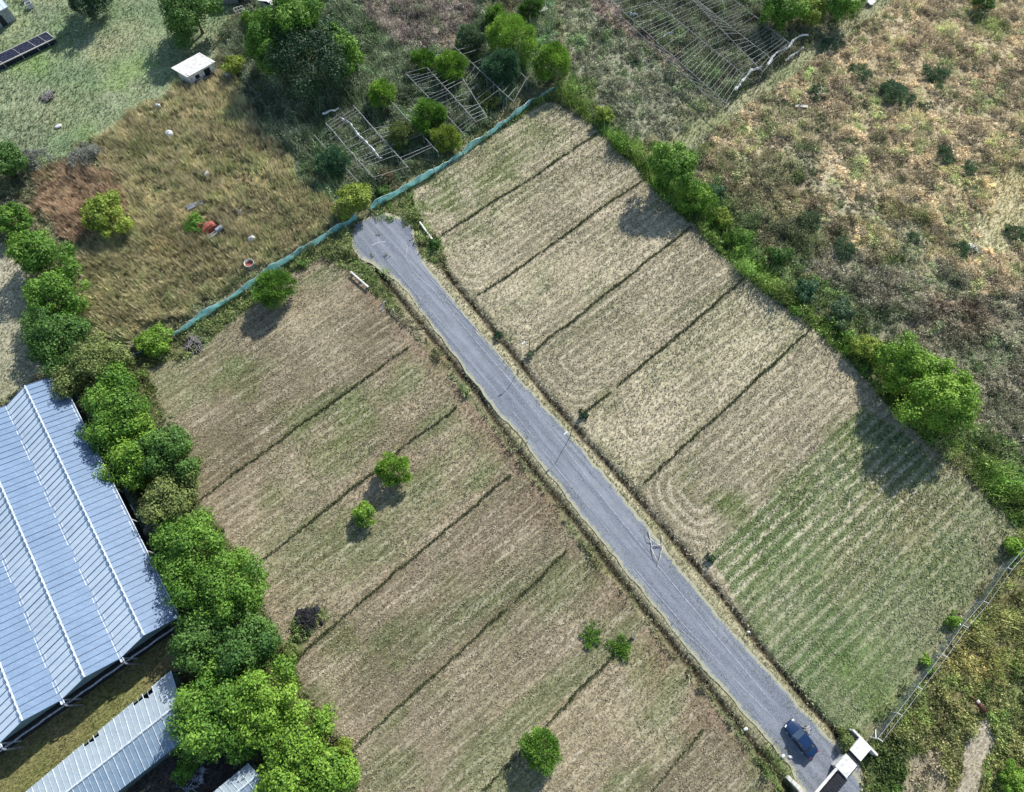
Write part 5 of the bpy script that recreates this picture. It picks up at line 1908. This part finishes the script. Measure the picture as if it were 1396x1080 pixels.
def shed(corner_px, z, ax_px, ln, dp, label, name, roofm, flip=1):
    """gabled shed: corner of the roof that shows, direction of its ridge"""
    c = v3(W(*corner_px, z))
    e = v3(W(*ax_px, z))
    ax = (e - c)
    ax.z = 0
    ax.normalize()
    nx = Vector((-ax.y, ax.x, 0)) * flip
    ro = Vector((c.x, c.y, 0))
    o = empty(name, ro, 0, label, 'shed')
    F = lambda u, v, zz: ax * u + nx * v + Vector((0, 0, zz))
    rid = z + dp * .16
    mb = MB()
    mb.slab([F(0, 0, z), F(ln, 0, z), F(ln, dp / 2, rid), F(0, dp / 2, rid)], .08)
    mb.slab([F(0, dp / 2, rid), F(ln, dp / 2, rid), F(ln, dp, z), F(0, dp, z)], .08)
    for i in range(int(ln / .8) + 1):
        u = min(ln, i * .8)
        mb.bar(F(u, 0, z + .03), F(u, dp / 2, rid + .03), .03, n=4)
        mb.bar(F(u, dp, z + .03), F(u, dp / 2, rid + .03), .03, n=4)
    mb.build('roof', roofm, o)
    mb = MB()
    pts = [F(.25, .25, 0), F(ln - .25, .25, 0), F(ln - .25, dp - .25, 0), F(.25, dp - .25, 0)]
    for i in range(4):
        p, q = pts[i], pts[(i + 1) % 4]
        d = q - p
        mb.box(((p.x + q.x) / 2, (p.y + q.y) / 2, z / 2 - .05), (d.length + .1 - .004 * i, .14, z - .1), math.atan2(d.y, d.x))
    mb.build('wall', M_GREYM, o)
    mb = MB()
    p = F(ln * .4, .25 - .085, 1.0)
    mb.box(p, (1.0, .04, 2.0), math.atan2(ax.y, ax.x))
    mb.build('door', M_INSIDE, o)
    return o


shed((381, 14), 3.0, (410, -16), 6, 5, 'white-roofed shed cut by the top edge beside the dark broad tree', 'white_shed', M_WHITE, 1)
shed((11, 9), 2.8, (-14, 22), 6, 5, 'pale blue shed corner at the top left edge', 'blue_shed', M_ROOFB, -1)
shed((342, -14), 2.6, (300, -10), 6.5, 5, 'dark navy-roofed shed at the top edge between the two dark trees', 'navy_shed', plain('navy_roof_sheet', (.02, .03, .09), .4), -1)


def cage():
    h = .9
    A, B, C = v3(W(63, 43.5, h)), v3(W(74.5, 52.5, h)), v3(W(-14, 95, h))
    ro = Vector((B.x, B.y, 0))
    a = B - A
    l = C - B
    o = empty('net_cage', ro, 0, 'long low cage of navy net with pale rails on the top left lawn', 'cage')
    P = [A, B, C, C - a]
    mb = MB()
    q = [p - ro - Vector((0, 0, .05)) for p in P]
    n = 8
    for i in range(n):
        t0, t1 = i / n, (i + 1) / n
        e = [q[1].lerp(q[2], t0), q[1].lerp(q[2], t1), q[0].lerp(q[3], t1), q[0].lerp(q[3], t0)]
        mb.slab(e, .02)
    for (i, j) in ((0, 1), (1, 2), (2, 3), (3, 0)):
        p, r = q[i], q[j]
        mb.add([(p.x, p.y, 0), (r.x, r.y, 0), r, p], [(0, 1, 2, 3)])
    mb.build('net_cover', M_NETB, o)
    for (i, j, w) in ((0, 1, .07), (1, 2, .11), (2, 3, .07), (3, 0, .08)):
        mb = MB()
        mb.bar(P[i] - ro, P[j] - ro, w, n=5)
        mb.build('rail', M_PALEWOOD, o)
    for t in (.12, .28, .52, .8):
        mb = MB()
        mb.bar((P[1].lerp(P[2], t) - ro), (P[0].lerp(P[3], t + .02) - ro), .04, n=5)
        mb.build('cross_bar', M_PALEWOOD, o)
        for s in (P[1].lerp(P[2], t) - ro, P[0].lerp(P[3], t) - ro):
            mb = MB()
            mb.bar((s.x, s.y, -.1), s, .05, n=5)
            mb.build('leg', M_PALEWOOD, o)


cage()


def lattice():
    p = [v3(W(*q, z)) for q, z in (((318, 12), 1.7), ((330, 8), 1.7), ((336, 19), .2), ((324, 24), .2))]
    ro = Vector((p[3].x, p[3].y, 0))
    o = empty('lattice_panel', ro, 0, 'white lattice panel leaning in the dark gap below the navy shed', 'lattice')
    mb = MB()
    q = [x - ro for x in p]
    for i in range(4):
        t = i / 3
        mb.bar(q[0].lerp(q[1], t), q[3].lerp(q[2], t), .05, n=4)
    mb.build('upright', M_WHITE, o)
    mb = MB()
    for i in range(4):
        t = i / 3
        mb.bar(q[0].lerp(q[3], t) + Vector((0, 0, .04)), q[1].lerp(q[2], t) + Vector((0, 0, .04)), .045, n=4)
    mb.build('crossbar', M_WHITE, o)


lattice()


def white_boxes():
    for (px, py, r, lab) in ((42, 10, (1.1, .8, .9), 'white box with an open dark top beside the fence at the top left'), (36, 1, (.9, .7, .7), 'smaller white box right at the top edge, above another white box')):
        p = W(px, py)
        o = empty('white_box', (p[0], p[1], 0), .7, lab, 'box')
        mb = MB()
        x, y, z = r
        t = .08
        for (cx, cy, sx, sy) in ((x / 2, 0, t, y), (-x / 2, 0, t, y), (0, y / 2, x - t - .004, t), (0, -y / 2, x - t - .004, t)):
            mb.box((cx, cy, z / 2), (sx, sy, z))
        mb.build('side', M_PLASTIC, o)
        mb = MB()
        mb.box((0, 0, z * .6), (x - .18, y - .18, .04))
        mb.build('contents', M_INSIDE, o)


white_boxes()


def tank(px, py, r, h, label, mat, inner, cat='tank', name='round_tank'):
    p = W(px, py)
    o = empty(name, (p[0], p[1], 0), 0, label, cat)
    mb = MB()
    n = 24
    prof = [(r * .94, 0), (r, h * .1), (r, h * .92), (r * 1.04, h * .93), (r * 1.04, h), (r * .93, h), (r * .92, h * .3), (.01, h * .3)]
    vs = [(math.cos(2 * math.pi * i / n) * a, math.sin(2 * math.pi * i / n) * a, z) for a, z in prof for i in range(n)]
    mb.add(vs, [(k * n + i, k * n + (i + 1) % n, (k + 1) * n + (i + 1) % n, (k + 1) * n + i) for k in range(len(prof) - 1) for i in range(n)])
    mb.build('shell', mat, o, True)
    mb = MB()
    mb.bar((0, 0, h * .35), (0, 0, h * .55), r * .88, n=20)
    mb.build('contents', inner, o)
    return o


def dome_tank(px, py, r, h, label):
    p = W(px, py)
    o = empty('round_tank', (p[0], p[1], 0), 0, label, 'tank')
    mb = MB()
    n = 24
    prof = [(r * .95, 0), (r, h * .15), (r, h * .7), (r * .85, h * .86), (r * .5, h * .97), (.01, h)]
    vs = [(math.cos(2 * math.pi * i / n) * a, math.sin(2 * math.pi * i / n) * a, z) for a, z in prof for i in range(n)]
    mb.add(vs, [(k * n + i, k * n + (i + 1) % n, (k + 1) * n + (i + 1) % n, (k + 1) * n + i) for k in range(len(prof) - 1) for i in range(n)])
    mb.build('shell', M_PLASTIC, o, True)
    mb = MB()
    mb.bar((0, 0, h * .97), (0, 0, h * 1.06), r * .25, n=14)
    mb.build('lid', M_GREYM, o)


dome_tank(233, 186, .62, 1.1, 'round white tank standing in the tan reeds')
tank(342, 363, .75, 1.0, 'open-topped drum with rusty red inside, close to the turquoise fence', M_CONC, M_RUST, 'drum', 'open_drum')


def sack(px, py, s, label, rz=0.4, seed=2, h=.7):
    p = W(px, py)
    rg = random.Random(seed)
    mb = MB()
    n, m = 12, 7
    vs = []
    for j in range(m + 1):
        f = math.pi * j / m
        for i in range(n):
            a = 2 * math.pi * i / n
            k = 1 + rg.uniform(-.12, .12)
            ex = math.copysign(abs(math.cos(a)) ** .6, math.cos(a))
            ey = math.copysign(abs(math.sin(a)) ** .6, math.sin(a))
            vs.append((ex * s * k * max(.05, math.sin(f)) ** .6, ey * s * .62 * k * max(.05, math.sin(f)) ** .6, h / 2 * (1 - math.cos(f)) * k - .03))
    mb.add(vs, [(j * n + i, j * n + (i + 1) % n, (j + 1) * n + (i + 1) % n, (j + 1) * n + i) for j in range(m) for i in range(n)])
    mb.add(vs[:n], [tuple(range(n))[::-1]])
    mb.add(vs[-n:], [tuple(range(n))])
    o = mb.build('white_sack', M_PLASTIC, None, True)
    o.location = (p[0], p[1], 0)
    o.rotation_euler = (0, 0, rz)
    return tag(o, label, 'sack')


sack(345, 329, .6, 'bulging white sack in the weeds between the scrap machine and the turquoise fence', .5, 2, 1.2)
sack(284, 241, .5, 'white sack lying in the middle of the tan reeds', 1.0, 3, 1.1)
sack(217, 147, .45, 'small white sack at the edge of the lawn left of the hut', .2, 4, .8)
sack(80, 173, .6, 'flat pale sack lying on the top left lawn', .6, 6, .3)
sack(311, 105, .4, 'small white sack under the lime shrub near the hut', .2, 7, .9)
sack(1020, 862, .22, 'tiny white bag on the green plot near the road', .2, 8, .3)
sack(1016, 994, .3, 'white bag beside the left road edge near the bottom', .4, 9, .3)
sack(1067, 1031, .28, 'white bag on the gravel left of the blue car, nearer the plots', .9, 10, .25)
sack(1077, 1032, .28, 'white bag on the gravel left of the blue car, nearer the car', .1, 11, .25)


def board(px, py, a, b, rz, z, label, mat=None, tilt=.1, name='white_board'):
    p = W(px, py)
    mb = MB()
    mb.box((0, 0, 0), (a, b, .06), rot=Matrix.Rotation(rz, 3, 'Z') @ Matrix.Rotation(tilt, 3, 'X'))
    for i in range(3):
        c = Matrix.Rotation(rz, 3, 'Z') @ Matrix.Rotation(tilt, 3, 'X') @ Vector(((i - 1) * a * .4, 0, .05))
        mb.box(c, (.06, b, .05), rot=Matrix.Rotation(rz, 3, 'Z') @ Matrix.Rotation(tilt, 3, 'X'))
    o = mb.build(name, mat or M_WHITE)
    o.location = (p[0], p[1], z)
    return tag(o, label, 'board')


board(740, 18, 1.7, .7, .55, .8, 'white board leaning in the scrub beside the dark top edge tree')
board(268, 283, 2.6, .8, .5, .7, 'grey sheet lying in the weeds above the red and grey scrap machine', M_GREYM, .2, 'metal_sheet')
board(1092, 146, 2.2, .5, -.1, .25, 'pale plank lying at the edge of the tan scrub', M_PALEWOOD, .05, 'pale_plank')
board(1186, 5, 1.6, 1.2, .7, .5, 'pale sheet beside the track at the top edge', M_GREYM, .15, 'metal_sheet')


def scrap_machine():
    p = W(292, 317)
    ax = W(303, 309)[:2] - W(283, 322)[:2]
    o = empty('scrap_machine', (p[0], p[1], 0), math.atan2(ax[1], ax[0]), 'faded red and grey scrap machine lying in the tall weeds', 'scrap machine')
    # red bonnet and cab at the back, grey chassis with drum at the front
    mb = MB()
    S = [(-1.2, [(.15, .2), (.15, .9), (.45, 1.2), (1.0, 1.25), (1.25, .9), (1.25, .2)]), (-.3, [(.1, .2), (.1, 1.0), (.4, 1.45), (1.1, 1.5), (1.4, 1.0), (1.4, .2)]), (.5, [(.15, .2), (.15, 1.1), (.45, 1.5), (1.1, 1.5), (1.35, 1.0), (1.35, .2)]), (.9, [(.3, .2), (.3, .8), (.5, 1.0), (1.0, 1.0), (1.2, .8), (1.2, .2)])]
    mb.add(*loft(S))
    mb.build('red_body', M_RUST, o, bevel=.05)
    mb = MB()
    mb.path([Vector((-1.5, .9, .6)), Vector((-1.6, 1.2, 1.4)), Vector((-1.1, 1.45, 1.7)), Vector((-.5, 1.2, 1.6))], .12, n=8)
    mb.path([Vector((-1.5, .5, .6)), Vector((-1.7, .7, 1.1)), Vector((-1.3, .3, 1.2))], .1, n=8)
    mb.build('red_hood', M_RUST, o)
    mb = MB()
    mb.box((.1, -.45, .55), (3.2, .12, .25))
    mb.box((.1, -1.0, .5), (3.2, .12, .25))
    for x in (-1.3, -.6, .1, .8, 1.5):
        mb.box((x, -.72, .52), (.12, .44, .18))
    mb.build('chassis', M_GREYM, o)
    mb = MB()
    mb.bar((.3, -.72, .9), (1.5, -.72, .9), .38, n=14)
    mb.build('drum', M_GREYM, o, False, .03)
    for x in (-1.0, 1.2):
        mb = MB()
        mb.bar((x, -1.12, .4), (x, -1.34, .4), .42, n=18)
        w = mb.build('wheel', M_TYRE, o, bevel=.03)
        mb = MB()
        mb.bar((x, -1.33, .4), (x, -1.36, .4), .2, n=12)
        mb.build('rim', M_GREYM, w)


scrap_machine()
_c = W(292, 317)
HARD.append(np.array([[_c[0] + 1.9 * math.cos(a), _c[1] + 1.7 * math.sin(a)] for a in np.linspace(0, 6.1, 12)]))
_c = W(342, 363)
HARD.append(np.array([[_c[0] + 1.0 * math.cos(a), _c[1] + 1.0 * math.sin(a)] for a in np.linspace(0, 6.1, 12)]))


# ------------------------------------------------------------------ horse
def horse():
    zc = 1.1
    hd, tl = W(1329, 953, zc), W(1344.5, 973.5, zc)
    c = (hd + tl) / 2
    d = hd - tl
    o = empty('horse', (c[0], c[1], 0), math.atan2(d[1], d[0]), 'chestnut horse grazing in the weeds at the lower right', 'horse')
    # skeleton: one vertex per joint
    J = [((-.62, 0, 1.22), .27), ((-.2, 0, 1.17), .31), ((.25, 0, 1.16), .31), ((.58, 0, 1.24), .25),   # 0-3 croup, belly, chest, withers
         ((.86, .02, 1.12), .17), ((1.08, .04, .78), .125), ((1.2, .05, .55), .12), ((1.36, .06, .30), .085), ((1.44, .06, .14), .06)]  # neck and head down to the grass
    E = [(0, 1), (1, 2), (2, 3), (3, 4), (4, 5), (5, 6), (6, 7), (7, 8)]

    def leg(root, pts):
        k = root
        for (q, r) in pts:
            J.append((q, r))
            E.append((k, len(J) - 1))
            k = len(J) - 1
    for s in (-1, 1):
        f = .12 * s
        leg(0, [((-.60 + f, .19 * s, .98), .17), ((-.50 + f, .2 * s, .76), .115), ((-.76 + f, .2 * s, .50), .065), ((-.72 + f, .2 * s, .16), .045), ((-.66 + f, .2 * s, .03), .06)])
        leg(3, [((.48 - f, .17 * s, .95), .13), ((.50 - f, .18 * s, .72), .085), ((.52 - f, .18 * s, .46), .055), ((.50 - f, .18 * s, .14), .042), ((.54 - f, .18 * s, .03), .055)])
    me = bpy.data.meshes.new('body')
    me.from_pydata([j[0] for j in J], E, [])
    b = link(bpy.data.objects.new('body', me), o)
    md = b.modifiers.new('skin', 'SKIN')
    for i, j in enumerate(J):
        sv = me.skin_vertices[0].data[i]
        sv.radius = (j[1], j[1])
        sv.use_root = (i == 0)
    ss = b.modifiers.new('sub', 'SUBSURF')
    ss.levels = ss.render_levels = 2
    me.materials.append(M_HORSE)
    mb = MB()
    mb.path([Vector((.62, 0, 1.47)), Vector((.86, .02, 1.30)), Vector((1.06, .04, .98)), Vector((1.2, .05, .72))], .05, .035, 6)
    for i in range(16):
        t = i / 15
        p = Vector((.62, .0, 1.46)).lerp(Vector((1.18, .05, .74)), t)
        mb.path([p, p + Vector((.02, .12, -.06)), p + Vector((.0, .17, -.22))], .03, .008, 4)
    mb.build('mane', M_MANE, o)
    mb = MB()
    for i in range(9):
        y = (i - 4) * .02
        mb.path([Vector((-.86, y * .4, 1.24)), Vector((-1.0, y, 1.08)), Vector((-1.04, y * 1.6, .7)), Vector((-1.0, y * 2, .42))], .03, .012, 4)
    mb.build('tail', M_MANE, o)
    for s in (-1, 1):
        mb = MB()
        mb.bar((1.14, .05 + .07 * s, .68), (1.10, .05 + .11 * s, .84), .045, .008, 6)
        mb.build('ear', M_HORSE, o)
        mb = MB()
        mb.bar((1.27, .06 + .088 * s, .49), (1.27, .06 + .1 * s, .49), .02, n=8)
        mb.build('eye', M_MANE, o)
    # pale saddle patch over the withers
    mb = MB()
    n = 8
    vs, fs = [], []
    for i in range(n + 1):
        for k in range(5):
            a = (i / n - .5) * 1.7
            x = .46 + k * .085
            rr = .315 - .03 * k * .3
            vs.append((x, math.sin(a) * rr, 1.155 + .012 * k + math.cos(a) * rr + .015))
    for i in range(n):
        for k in range(4):
            fs.append((i * 5 + k, i * 5 + k + 1, (i + 1) * 5 + k + 1, (i + 1) * 5 + k))
    mb.add(vs, fs)
    sp = mb.build('pale_blanket', M_PALECOAT, o, True)
    so = sp.modifiers.new('thickness', 'SOLIDIFY')
    so.thickness = .03
    HARD.append(np.array([[c[0] + x, c[1] + y] for x, y in ((-.8, -.8), (.8, -.8), (.8, .8), (-.8, .8))]))


horse()
scatter()

# ------------------------------------------------------------------ light, sky, camera
p0, p1 = W(720, 483), W(684, 542)
sd = (p0 - p1)[:2]
sd /= np.linalg.norm(sd)
EL = R(37)
sun_dir = Vector((sd[0] * math.cos(EL), sd[1] * math.cos(EL), math.sin(EL)))
sl = bpy.data.lights.new('sun', 'SUN')
sl.energy = 5.0
sl.angle = R(.53)
sl.color = (1.0, .96, .89)
so = bpy.data.objects.new('sun', sl)
so.rotation_euler = sun_dir.to_track_quat('Z', 'Y').to_euler()
so.location = (0, 0, 150)
link(so)

w = bpy.data.worlds.new('World')
scn.world = w
w.use_nodes = True
N, L = w.node_tree.nodes, w.node_tree.links
sky = N.new('ShaderNodeTexSky')
sky.sky_type = 'NISHITA'
sky.sun_disc = False
sky.sun_elevation = EL
sky.sun_rotation = math.atan2(sd[0], sd[1])
sky.air_density = 1.2
sky.dust_density = .8
L.new(sky.outputs[0], N['Background'].inputs['Color'])
N['Background'].inputs['Strength'].default_value = .12

cam = bpy.data.cameras.new('camera')
cam.sensor_fit = 'HORIZONTAL'
cam.sensor_width = 36
cam.lens = 36 * FOC / 1396
cam.clip_start = .5
cam.clip_end = 6000
co = bpy.data.objects.new('camera', cam)
co.location = (0, 0, H)
co.rotation_euler = (TH, 0, 0)
link(co)
scn.camera = co
vs_ = scn.view_settings
vs_.view_transform = 'Standard'
vs_.look = 'None'
vs_.gamma = 1
vs_.use_curve_mapping = False
vs_.exposure = .55
